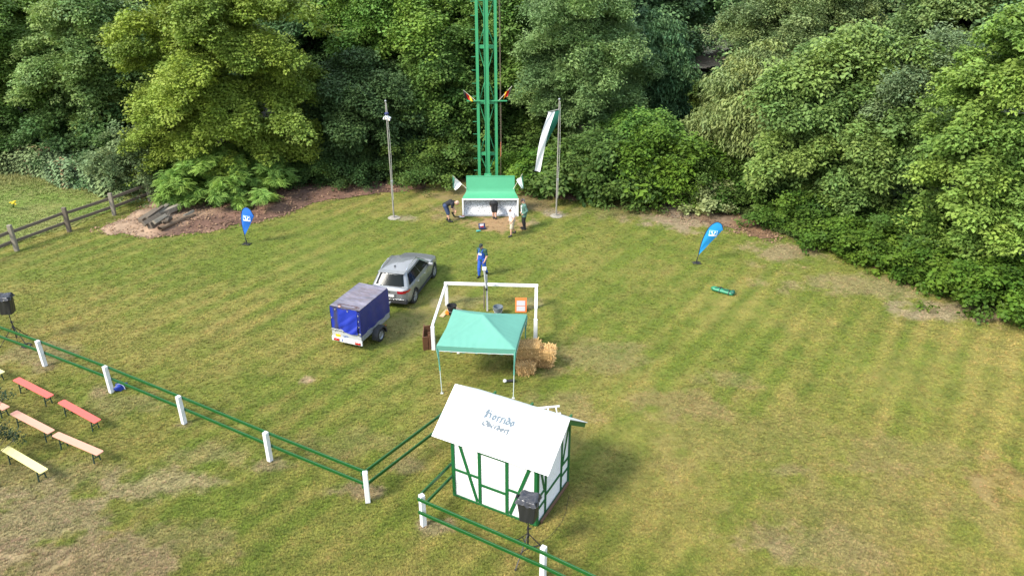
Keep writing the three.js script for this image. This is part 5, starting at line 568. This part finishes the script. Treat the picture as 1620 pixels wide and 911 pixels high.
// ---------------------------------------------------------------- covered trailer
{
  const TL = P(523, 488, 1.86), TR = P(567.5, 492.5, 1.86), FR = P(612.5, 455.5, 1.86), o = TR.clone().setY(0), dir = FR.clone().sub(TR).setY(0), L = dir.length(); dir.normalize(); const W = 1.34, t = thing('covered_trailer', 'two-wheeled trailer with blue tarpaulin cover and stained grey top', 'trailer', o, Math.atan2(-dir.z, dir.x));    // local x forward, z to the right; right rear edge at the origin
  const H = 1.86, B0 = .48, B1 = .84, q = makeNoise(55), zl = -W;
  const topTex = canvasTex(1024, 512, (c, w, h) => { const r = rng(66); c.fillStyle = '#585763'; c.fillRect(0, 0, w, h); for (let i = 0; i < 700; i++) { const x = r() * w, y = r() * h, s = 8 + r() * 60; c.fillStyle = `rgba(${r() < .5 ? '150,142,150' : r() < .6 ? '128,120,126' : '165,166,196'},.10)`; c.beginPath(); c.ellipse(x, y, s * 1.6, s * .5, 1.57 + (r() - .5) * .6, 0, 7); c.fill(); } for (let i = 0; i < 420; i++) { const x = w * (.35 + .55 * r()), y = h * (.15 + .7 * r()); c.fillStyle = 'rgba(96,86,88,.06)'; c.beginPath(); c.ellipse(x, y, 6 + r() * 30, 10 + r() * 60, 0, 0, 7); c.fill(); } for (let i = 0; i < 900; i++) { const a = r() * 6.283, d = .75 + .4 * r(); c.fillStyle = 'rgba(70,52,48,.14)'; c.beginPath(); c.ellipse(w * .10 + Math.cos(a) * 60 * d, h * .46 + Math.sin(a) * 170 * d, 4 + r() * 10, 5 + r() * 12, 0, 0, 7); c.fill(); } for (let i = 0; i < 200; i++) { c.fillStyle = 'rgba(74,62,62,.10)'; c.beginPath(); c.ellipse(r() * 50, r() * h * .6, 8 + r() * 14, 8 + r() * 18, 0, 0, 7); c.fill(); } });
  const backTex = canvasTex(512, 512, (c, w, h) => { const r = rng(67); c.fillStyle = '#1f3194'; c.fillRect(0, 0, w, h); for (let i = 0; i < 500; i++) { c.fillStyle = 'rgba(66,62,84,.10)'; c.beginPath(); c.ellipse(w * (.10 + .10 * r()) + r() * 40, h * r(), 8 + r() * 16, 10 + r() * 40, 0, 0, 7); c.fill(); } for (let i = 0; i < 160; i++) { c.fillStyle = 'rgba(70,58,70,.12)'; c.beginPath(); c.ellipse(w * r() * .7, r() * 30, 20 * r() + 6, 6 + r() * 8, 0, 0, 7); c.fill(); } });
  const blue = new THREE.MeshStandardMaterial({ color: col([.016, .024, .165]), roughness: .42, side: THREE.DoubleSide, map: G_soft }), topM = new THREE.MeshStandardMaterial({ map: topTex, roughness: .5, side: THREE.DoubleSide }), backM = new THREE.MeshStandardMaterial({ map: backTex, roughness: .35, side: THREE.DoubleSide });
  const tarp = thing('tarpaulin', 'blue tarpaulin hood with greyish stained top stretched over the trailer', 'tarpaulin', o, t.rotation.y); scene.remove(tarp); used.tarpaulin--; delete used.tarpaulin; tarp.name = 'tarpaulin'; tarp.position.set(0, 0, 0); tarp.rotation.y = 0; tarp.userData = {}; t.add(tarp);
  obj('tarp_top', sheet(40, 24, (u, v) => V(u * L, H - .035 * Math.sin(Math.PI * v) * (.4 + .6 * Math.abs(Math.sin(u * Math.PI * 3))) + .012 * q(u * 9, v * 6), lerp(zl, 0, v))), topM, tarp);
  const side = (z, s) => sheet(40, 16, (u, v) => V(u * L, lerp(B1 - .08, H, v), z + s * (.02 + .02 * Math.sin(u * 19 + v) * (1 - v) + .015 * q(u * 8, v * 5) - .015 * v))); obj('tarp_side', side(0, 1), blue, tarp); obj('tarp_side', side(zl, -1), blue, tarp); obj('tarp_front', sheet(16, 12, (u, v) => V(L + .01, lerp(B1 - .05, H, v), lerp(zl, 0, u))), blue, tarp);
  obj('tarp_flap', sheet(30, 30, (u, v) => { const sag = Math.exp(-Math.pow((u - .62 - .18 * (1 - v)) * 2.6, 2)); const f = (1 - v); return V(-.02 - .10 * f * sag - .035 * Math.sin(u * 15 + f * 6) * f * Math.sin(Math.PI * u) - .05 * Math.max(0, Math.sin((u * 1.5 - v * 1.6) * 7)) * f * (u > .3 ? 1 : .2), lerp(B1 + .10 * Math.max(0, .35 - u) + .03 - .05 * sag, H, v), lerp(zl + .015, -.10, u)); }), backM, tarp); obj('tarp_corner', sheet(4, 16, (u, v) => V(-.02 - .02 * Math.sin(u * 3), lerp(B1 - .12, H - .02, v), lerp(-.11, .03, u))), blue, tarp);
  obj('eyelet', [[.2, H - .1], [.62, H - .09], [.97, H - .2], [.97, H - .45], [.97, H - .7], [.05, H - .5]].map(([u, y]) => new THREE.TorusGeometry(.02, .008, 6, 12).rotateY(Math.PI / 2).translate(-.05, y, lerp(zl, 0, u))), steel, tarp); obj('strap_hook', roughen(box(.06, .05, .1, .04, H + .02, zl * .68, .015), .02, 9), mat([.55, .32, .25], .6), tarp);
  obj('board', box(L, B1 - B0, .035, L / 2, (B0 + B1) / 2, -.01, .006), galv, t); obj('board', box(L, B1 - B0, .035, L / 2, (B0 + B1) / 2, zl + .01, .006), galv, t); obj('board', box(.035, B1 - B0, W, L - .02, (B0 + B1) / 2, zl / 2, .006), galv, t); obj('board_ridge', [.12, .22, .31].map((y) => box(L - .06, .025, .02, L / 2, B0 + y - .04, .018, .006)), galv, t);
  const tail = obj('tailboard', box(.04, .30, W, -.015, .64, zl / 2, .008), mat([.62, .64, .65], .45, { metalness: .4, map: G_soft }), t); obj('top_rail', box(.05, .09, W + .02, -.02, .82, zl / 2, .01), galv, tail); obj('latch', [.12, .4, .64, .9].map((u) => box(.03, .07, .05, -.05, .80, lerp(zl, 0, u), .006)), steel, tail);
  const bar2 = obj('light_board', box(.06, .2, W + .06, -.03, .42, zl / 2, .01), mat([.68, .69, .69], .5, { map: G_soft }), t); const red = new THREE.MeshPhysicalMaterial({ color: col([.42, .012, .012]), roughness: .2, clearcoat: 1 }); obj('tail_light', box(.05, .11, .26, -.07, .41, zl + .2, .02), red, bar2); obj('tail_light', box(.05, .11, .26, -.07, .41, -.16, .02), red, bar2); obj('sticker', box(.012, .15, .22, -.042, .57, zl + .27, .003), mat([.85, .42, .02], .5), tail); obj('number_plate', box(.012, .12, .46, -.066, .43, zl * .5 + .02, .003), white, bar2); obj('plate_stripe', box(.006, .11, .045, -.074, .43, zl * .5 - .185, .001), mat([.02, .06, .3], .5), bar2); obj('lettering', [[-.02, .1, .03], [.1, .16, .022], [.02, .22, .02]].map(([z, w, h], i) => box(.006, h, w, -.04, .57 + i * .028, zl * .56 + z, .001)), mat([.05, .10, .28], .5), tail);
  obj('chassis', [box(L, .08, .08, L / 2, .42, -.2, .01), box(L, .08, .08, L / 2, .42, zl + .2, .01), box(.08, .06, W + .16, L * .48, .34, zl / 2, .01), box(L - .1, .03, W - .1, L / 2, .49, zl / 2, .004)], galv, t);
  obj('drawbar', [bar(V(L * .8, .42, -.25), V(L + .95, .46, zl / 2 + .02), .07, .07), bar(V(L * .8, .42, zl + .25), V(L + .95, .46, zl / 2 - .02), .07, .07), bar(V(L + .9, .46, zl / 2), V(L + 1.25, .48, zl / 2), .08, .08, .02)], galv, t); obj('jockey_wheel', [rod(V(L + .75, .12, zl / 2 + .14), V(L + .75, .75, zl / 2 + .14), .025), new THREE.CylinderGeometry(.11, .11, .05, 18).rotateX(Math.PI / 2).translate(L + .75, .115, zl / 2 + .14)], black, t);
  for (const s of [1, -1]) { const z = s > 0 ? .17 : zl - .17, x = L * .48, wg = new THREE.Group(); wg.name = 'wheel'; wg.position.set(x, .29, z); t.add(wg); obj('tyre', lathe([[.17, -.075], [.25, -.085], [.28, -.06], [.288, 0], [.28, .06], [.25, .085], [.17, .075]], 30).rotateX(Math.PI / 2), rubber, wg); obj('rim', [lathe([[.001, .04], [.06, .06], [.10, .03], [.15, .03], [.18, .072], [.165, .078]], 26).rotateX(Math.PI / 2 * s), ...[0, 1, 2, 3].map((k) => new THREE.CylinderGeometry(.014, .014, .03, 6).rotateX(Math.PI / 2).translate(Math.cos(k * 1.57) * .075, Math.sin(k * 1.57) * .075, .055 * s))], galv, wg);
    obj('mudguard', [sheet(24, 4, (u, v) => { const a = -.15 + u * (Math.PI + .3); const rr = .37 + .012 * Math.sin(v * Math.PI); return V(x + Math.cos(a) * rr * 1.06, .30 + Math.min(.36, Math.sin(a) * rr * 1.1), z + lerp(-.13, .13, v)); }), sheet(24, 2, (u, v) => { const a = -.15 + u * (Math.PI + .3), rr = lerp(.37, .30, v); return V(x + Math.cos(a) * rr * 1.06, .30 + Math.min(.36, Math.sin(a) * rr * 1.1), z + .13 * s); })], plasticDark(), t); obj('side_reflector', box(.06, .04, .02, x + .28, .62, z + .14 * s, .006), mat([.5, .10, .02], .4), t); }
}
function plasticDark() { return mat([.028, .028, .03], .65); }
// ---------------------------------------------------------------- people
function nets(f, lo, hi, h) {                                            // surface nets of a distance field
  const nx = Math.ceil((hi.x - lo.x) / h) + 1, ny = Math.ceil((hi.y - lo.y) / h) + 1, nz = Math.ceil((hi.z - lo.z) / h) + 1, F = new Float32Array(nx * ny * nz), id = new Int32Array(nx * ny * nz).fill(-1), P3 = [], ix = [], at = (i, j, k) => i + nx * (j + ny * k);
  for (let k = 0; k < nz; k++) for (let j = 0; j < ny; j++) for (let i = 0; i < nx; i++) F[at(i, j, k)] = f(lo.x + i * h, lo.y + j * h, lo.z + k * h);
  for (let k = 0; k < nz - 1; k++) for (let j = 0; j < ny - 1; j++) for (let i = 0; i < nx - 1; i++) { let n = 0, x = 0, y = 0, z = 0; for (let e = 0; e < 12; e++) { const ax = e >> 2, a = e & 1, b = e >> 1 & 1, p = ax === 0 ? [0, a, b] : ax === 1 ? [a, 0, b] : [a, b, 0], q = p.slice(); q[ax] = 1; const u = F[at(i + p[0], j + p[1], k + p[2])], v = F[at(i + q[0], j + q[1], k + q[2])]; if ((u < 0) !== (v < 0)) { const t = u / (u - v); x += p[0] + (q[0] - p[0]) * t; y += p[1] + (q[1] - p[1]) * t; z += p[2] + (q[2] - p[2]) * t; n++; } } if (n) { id[at(i, j, k)] = P3.length / 3; P3.push(lo.x + (i + x / n) * h, lo.y + (j + y / n) * h, lo.z + (k + z / n) * h); } }
  const quad = (a, b, c, d, flip) => { if (a < 0 || b < 0 || c < 0 || d < 0) return; flip ? ix.push(a, c, b, a, d, c) : ix.push(a, b, c, a, c, d); };
  for (let k = 1; k < nz - 1; k++) for (let j = 1; j < ny - 1; j++) for (let i = 1; i < nx - 1; i++) { const s = F[at(i, j, k)] < 0; if (s !== F[at(i + 1, j, k)] < 0) quad(id[at(i, j - 1, k - 1)], id[at(i, j, k - 1)], id[at(i, j, k)], id[at(i, j - 1, k)], !s); if (s !== F[at(i, j + 1, k)] < 0) quad(id[at(i - 1, j, k - 1)], id[at(i, j, k - 1)], id[at(i, j, k)], id[at(i - 1, j, k)], s); if (s !== F[at(i, j, k + 1)] < 0) quad(id[at(i - 1, j - 1, k)], id[at(i, j - 1, k)], id[at(i, j, k)], id[at(i - 1, j, k)], !s); }
  const g = new THREE.BufferGeometry(); g.setAttribute('position', new THREE.Float32BufferAttribute(P3, 3)); g.setIndex(ix); g.computeVertexNormals(); return g;
}
function field(caps, k) { return (x, y, z) => { let d = 1e3; for (const c of caps) { const [a, b, ra, rb] = c, ex = b[0] - a[0], ey = b[1] - a[1], ez = b[2] - a[2], l = ex * ex + ey * ey + ez * ez || 1e-9, t = clamp(((x - a[0]) * ex + (y - a[1]) * ey + (z - a[2]) * ez) / l), q = Math.hypot(x - a[0] - ex * t, y - a[1] - ey * t, z - a[2] - ez * t) - (ra + (rb - ra) * t); const h = Math.max(k - Math.abs(d - q), 0) / k; d = Math.min(d, q) - h * h * k * .25; } return d; }; }
function solid(caps, k, h) { const lo = V(1e3, 1e3, 1e3), hi = V(-1e3, -1e3, -1e3); for (const [a, b, ra, rb] of caps) for (const [p, r] of [[a, ra], [b, rb]]) { lo.min(V(...p).subScalar(r + 2.5 * h + k * .3)); hi.max(V(...p).addScalar(r + 2.5 * h + k * .3)); } return nets(field(caps, k), lo, hi, h); }
function person(label, pos, heading, J, C, S = .97) {
  const t = thing('person', label, 'person', pos, heading); t.scale.setScalar(S); const skin = mat([.52, .29, .20], .6), m = (a, b, f) => a.map((v, i) => lerp(v, b[i], f)), add = (a, b) => a.map((v, i) => v + b[i]);
  const j = { hip: [0, .95, 0], chest: [0, 1.27, .01], neck: [0, 1.47, .0], head: [0, 1.63, .03], sL: [.185, 1.41, 0], sR: [-.185, 1.41, 0], eL: [.25, 1.13, -.02], eR: [-.25, 1.13, -.02], wL: [.26, .88, .06], wR: [-.26, .88, .06], hL: [.095, .93, 0], hR: [-.095, .93, 0], kL: [.11, .50, .03], kR: [-.11, .50, .03], aL: [.12, .09, -.02], aR: [-.12, .09, -.02], look: [0, -.1, 1], ...J };
  const dir = (a, b) => { const d = b.map((v, i) => v - a[i]), l = Math.hypot(...d) || 1; return d.map((v) => v / l); };
  const f = J.face || [0, 0, 1], toe = (a, fd) => add(a, [fd[0] * .17, -.045 + (fd[1] || 0) * .15, fd[2] * .17]), fL = J.fL || f, fR = J.fR || f;
  const torso = (g) => [[j.hip, m(j.hip, j.chest, .5), .135 + g, .125 + g], [m(j.hip, j.chest, .5), j.chest, .125 + g, .145 + g], [j.sL, j.sR, .075 + g, .075 + g], [add(j.chest, m([0, 0, 0], dir(j.hip, j.chest), .05)), m(j.chest, j.neck, .6), .13 + g, .085 + g], [j.hL, j.hR, .105 + g, .105 + g]];
  const arm = (s, e, w, g, fr = 1) => fr <= .5 ? [[s, m(s, e, fr * 1.7), .06 + g, .052 + g * 1.3]] : [[s, e, .06 + g, .045 + g], [e, w, .043 + g, .030 + g]];
  const legs = (h, k, a, g, fr = 1) => fr < 1 ? [[h, m(h, k, Math.min(1, fr * 1.6)), .098 + g, .07 + g * 1.4]] : [[h, k, .098 + g, .062 + g], [k, m(k, a, .35), .06 + g, .06 + g], [m(k, a, .35), a, .06 + g, .042 + g]];
  const body = solid([...torso(0), ...arm(j.sL, j.eL, j.wL, 0), ...arm(j.sR, j.eR, j.wR, 0), ...legs(j.hL, j.kL, j.aL, 0), ...legs(j.hR, j.kR, j.aR, 0), [j.neck, j.head, .06, .058]], .035, .016);
  const Hd = (() => { const l = j.look, c = j.head, q = new THREE.Quaternion().setFromUnitVectors(V(0, 0, 1), V(...l).normalize()), T2 = (x, y, z) => { const v = V(x, y, z).applyQuaternion(q); return [c[0] + v.x, c[1] + v.y, c[2] + v.z]; }; return { T2, g: solid([[T2(0, .045, -.02), T2(0, .04, .015), .088, .082], [T2(0, -.02, .02), T2(0, -.065, .045), .072, .045], [T2(0, .0, .095), T2(0, -.022, .112), .010, .016], [T2(-.082, -.01, -.005), T2(-.086, .025, -.01), .014, .018], [T2(.082, -.01, -.005), T2(.086, .025, -.01), .014, .018], [T2(-.04, .03, .083), T2(.04, .03, .083), .016, .016], [T2(-.022, -.055, .088), T2(.022, -.055, .088), .012, .012], [T2(0, -.03, -.02), j.neck, .058, .06]], .018, .007) }; })();
  const hand = (w, e, sgn, curl) => { const d = dir(e, w), D = V(...d), side = V().crossVectors(D, V(0, 0, 1)).normalize(); if (side.lengthSq() < .1) side.set(1, 0, 0); const bk = V().crossVectors(side, D).normalize(), pt = (a, b, c) => [w[0] + D.x * a + bk.x * b + side.x * c, w[1] + D.y * a + bk.y * b + side.y * c, w[2] + D.z * a + bk.z * b + side.z * c], caps = [[pt(-.01, 0, 0), pt(.05, -.022, 0), .028, .018], [pt(-.01, 0, 0), pt(.05, .022, 0), .028, .018], [pt(.05, -.03, 0), pt(.05, .03, 0), .015, .015]]; [-.033, -.011, .011, .033].forEach((b, i) => { const l = [.062, .078, .074, .054][i]; const p1 = pt(.07 + l * .35, b, .01 * curl), p2 = pt(.07 + l * .75 - .01 * curl, b, .034 * curl); caps.push([pt(.06, b, 0), p1, .0095, .009], [p1, p2, .009, .0078]); }); caps.push([pt(.015, .03 * sgn, .01), pt(.055, .058 * sgn, .022), .012, .010], [pt(.055, .058 * sgn, .022), pt(.082, .056 * sgn, .03), .010, .008]); return solid(caps, .008, .006); };
  obj('body', [body, Hd.g, hand(j.wL, j.eL, 1, 1), hand(j.wR, j.eR, 1, 1)], skin, t);
  obj('eye', [-.034, .034].map((x) => new THREE.SphereGeometry(.011, 8, 6).translate(...Hd.T2(x, .012, .086))), mat([.03, .025, .02], .3), t);
  if (C.hair) obj('hair', solid([[Hd.T2(0, .062, -.03), Hd.T2(0, .07, .01), .088, .075], [Hd.T2(0, .0, -.05), Hd.T2(0, .03, -.04), .066, .08]], .03, .01), mat(C.hair, .8), t);
  if (C.cap) { const cp = obj('cap', solid([[Hd.T2(0, .065, -.02), Hd.T2(0, .072, .012), .092, .086]], .02, .009), mat(C.cap, .7), t); obj('peak', solid([[Hd.T2(-.05, .055, .09), Hd.T2(.05, .055, .09), .016, .016], [Hd.T2(-.03, .048, .14), Hd.T2(.03, .048, .14), .013, .013]], .05, .008), mat(C.cap, .7), cp); }
  const sl = C.sleeve ?? .42; obj(C.topName || 'shirt', solid([...torso(.016).slice(0, C.bib ? 5 : 5), ...arm(j.sL, j.eL, m(j.eL, j.wL, .92), .016, sl), ...arm(j.sR, j.eR, m(j.eR, j.wR, .92), .016, sl), [m(j.chest, j.neck, .4), m(j.chest, j.neck, .85), .10, .078], ...(C.long ? [[j.hL, m(j.hL, j.kL, .28), .128, .125], [j.hR, m(j.hR, j.kR, .28), .128, .125]] : [])], .04, .014), mat(C.top, .85), t);
  if (C.open) obj('undershirt', solid([[add(j.chest, [0, .08, .118]), add(j.hip, [0, .08, .115]), .06, .062]], .02, .012), mat(C.open, .8), t);
  const pl = C.shorts ?? 1; obj(C.shorts ? 'shorts' : 'trousers', solid([[j.hL, j.hR, .127, .127], [add(m(j.hip, j.chest, .22), [0, 0, 0]), j.hip, .146, .14], ...legs(j.hL, j.kL, m(j.kL, j.aL, .92), .021, pl), ...legs(j.hR, j.kR, m(j.kR, j.aR, .92), .021, pl)], .035, .014), mat(C.pants, .85), t);
  if (C.bib) { const bib = obj('bib', solid([[m(j.hip, j.chest, .3), j.chest, .168, .168], ], .02, .014), mat(C.pants, .85), t); obj('bib_strap', [-1, 1].map((s) => tube([add(j.chest, [s * .08, .06, .16]), add(j.neck, [s * .1, -.0, .05]), add(j.neck, [s * .1, -.02, -.08]), add(j.chest, [s * .05, -.02, -.165])].map((q) => V(...q)), .022, 16, 6)), mat(C.pants, .85), bib); obj('chest_print', box(.17, .1, .012, j.chest[0], j.chest[1] - .01, j.chest[2] + .172, .003), mat([.75, .78, .82], .7), bib); }
  for (const [a, fd] of [[j.aL, fL], [j.aR, fR]]) { obj('shoe', solid([[add(a, [-fd[0] * .05, -.045, -fd[2] * .05]), toe(a, fd), .048, .040], [add(a, [0, .01, 0]), add(a, [0, -.03, 0]), .05, .05]], .03, .009), mat(C.shoes, .7), t); if (C.socks) obj('sock', solid([[add(a, [0, .10, 0]), add(a, [0, .02, 0]), .052, .05]], .01, .009), mat(C.socks, .8), t); }
  return t;
}
{
  const face = (dx, dz) => Math.atan2(dx, dz);
  person('man in black t-shirt and dark shorts bending down left of the shelter', P(710.5, 350), face(1, .12), { hip: [0, .97, -.20], chest: [0, 1.13, .10], neck: [0, 1.13, .33], head: [0, 1.10, .48], sL: [.18, 1.10, .24], sR: [-.18, 1.10, .24], eL: [.21, .84, .22], eR: [-.21, .84, .24], wL: [.13, .62, .33], wR: [-.12, .60, .34], hL: [.095, .94, -.18], hR: [-.095, .94, -.18], kL: [.11, .50, -.06], kR: [-.11, .50, -.02], aL: [.12, .09, -.12], aR: [-.12, .09, .04], look: [0, -.75, .7] }, { top: [.012, .013, .018], pants: [.035, .055, .12], shorts: .62, shoes: [.02, .02, .02], socks: [.02, .02, .02], hair: [.50, .34, .26] }, 1);
  { const p = P(718, 343.5, .2), q = P(733, 343, .12), o = p.clone(), L = q.clone().sub(p), g = thing('power_tool', 'black and grey power tool held by the bending man beside the shelter', 'tool', o); obj('grip', [bar(V(-.1, .28, 0), V(.02, .06, 0), .07, .09, .02), bar(V(-.06, .3, .0), V(.1, .22, 0), .05, .05, .015)], black, g); obj('shaft', bar(V(0, .05, 0), L.clone().multiplyScalar(.6), .06, .06, .015), black, g); obj('blade_guard', roughen(box(.34, .06, .18, L.x * .8, L.y * .8 + .02, L.z * .8, .025), .02, 6), mat([.35, .35, .37], .5), g); obj('motor_cover', box(.16, .08, .12, L.x * .95, L.y * .8 + .03, L.z * .95 + .03, .03), mat([.42, .07, .05], .5), g); }
  person('person in black clothes leaning in under the shelter roof', P(782.5, 346.5), face(-.12, -1), { hip: [0, .92, .12], chest: [0, .86, .38], neck: [0, .78, .56], head: [0, .72, .64], sL: [.14, .80, .5], sR: [-.14, .80, .5], eL: [.15, .62, .48], eR: [-.15, .62, .48], wL: [.08, .5, .6], wR: [-.08, .5, .6], hL: [.08, .90, .11], hR: [-.08, .90, .11], kL: [.07, .47, .07], kR: [-.07, .47, .05], aL: [.06, .09, .12], aR: [-.06, .09, -.02], look: [0, -.5, .8] }, { top: [.012, .012, .014], pants: [.012, .012, .014], shorts: .62, shoes: [.02, .02, .022], hair: [.10, .07, .05] }, 1.0);
  person('man with white cap, pale shirt and beige shorts walking before the shelter', P(810, 372.5), face(-.75, .66), { chest: [0, 1.25, .05], neck: [0, 1.44, .10], head: [0, 1.58, .17], sL: [.18, 1.38, .06], sR: [-.18, 1.38, .06], eL: [.24, 1.11, .06], eR: [-.24, 1.12, -.08], wL: [.2, .9, .2], wR: [-.22, .87, .02], kL: [.1, .5, .14], kR: [-.1, .5, -.06], aL: [.1, .09, .16], aR: [-.1, .13, -.30], look: [0, -.55, .85] }, { top: [.66, .58, .60], pants: [.46, .38, .28], shorts: .62, shoes: [.03, .03, .035], cap: [.80, .76, .76], hair: [.4, .36, .33] }, .97);
  person('man in green jacket, white shirt and black trousers right of the shelter', P(829, 362), face(-.97, .2), { eL: [.27, 1.14, -.1], eR: [-.27, 1.14, -.08], wL: [.2, .95, .08], wR: [-.18, .95, .1], look: [0, -.5, .9], head: [0, 1.62, .06] }, { top: [.075, .16, .125], topName: 'jacket', sleeve: 1, long: 1, open: [.72, .72, .72], pants: [.010, .010, .012], shoes: [.012, .012, .014], cap: [.035, .02, .02], hair: [.2, .17, .15] }, .99);
  person('man in blue bib overalls, green t-shirt and dark cap walking on the lawn', P(763, 437), face(-.45, .9), { chest: [0, 1.27, .03], eL: [.27, 1.13, .0], eR: [-.25, 1.12, -.06], wL: [.22, .9, .16], wR: [-.25, .88, .0], kL: [.1, .51, -.04], kR: [-.1, .5, .12], aL: [.09, .12, -.30], aR: [-.1, .09, .14], look: [-.1, -.45, .9], head: [0, 1.61, .07] }, { top: [.025, .075, .05], pants: [.020, .085, .42], bib: 1, shoes: [.02, .02, .022], cap: [.015, .025, .02], hair: [.08, .06, .05] }, .98);
}
scene.traverse((o) => { if (o.isMesh) { o.castShadow = true; o.receiveShadow = true; } });
renderer.render(scene, camera);
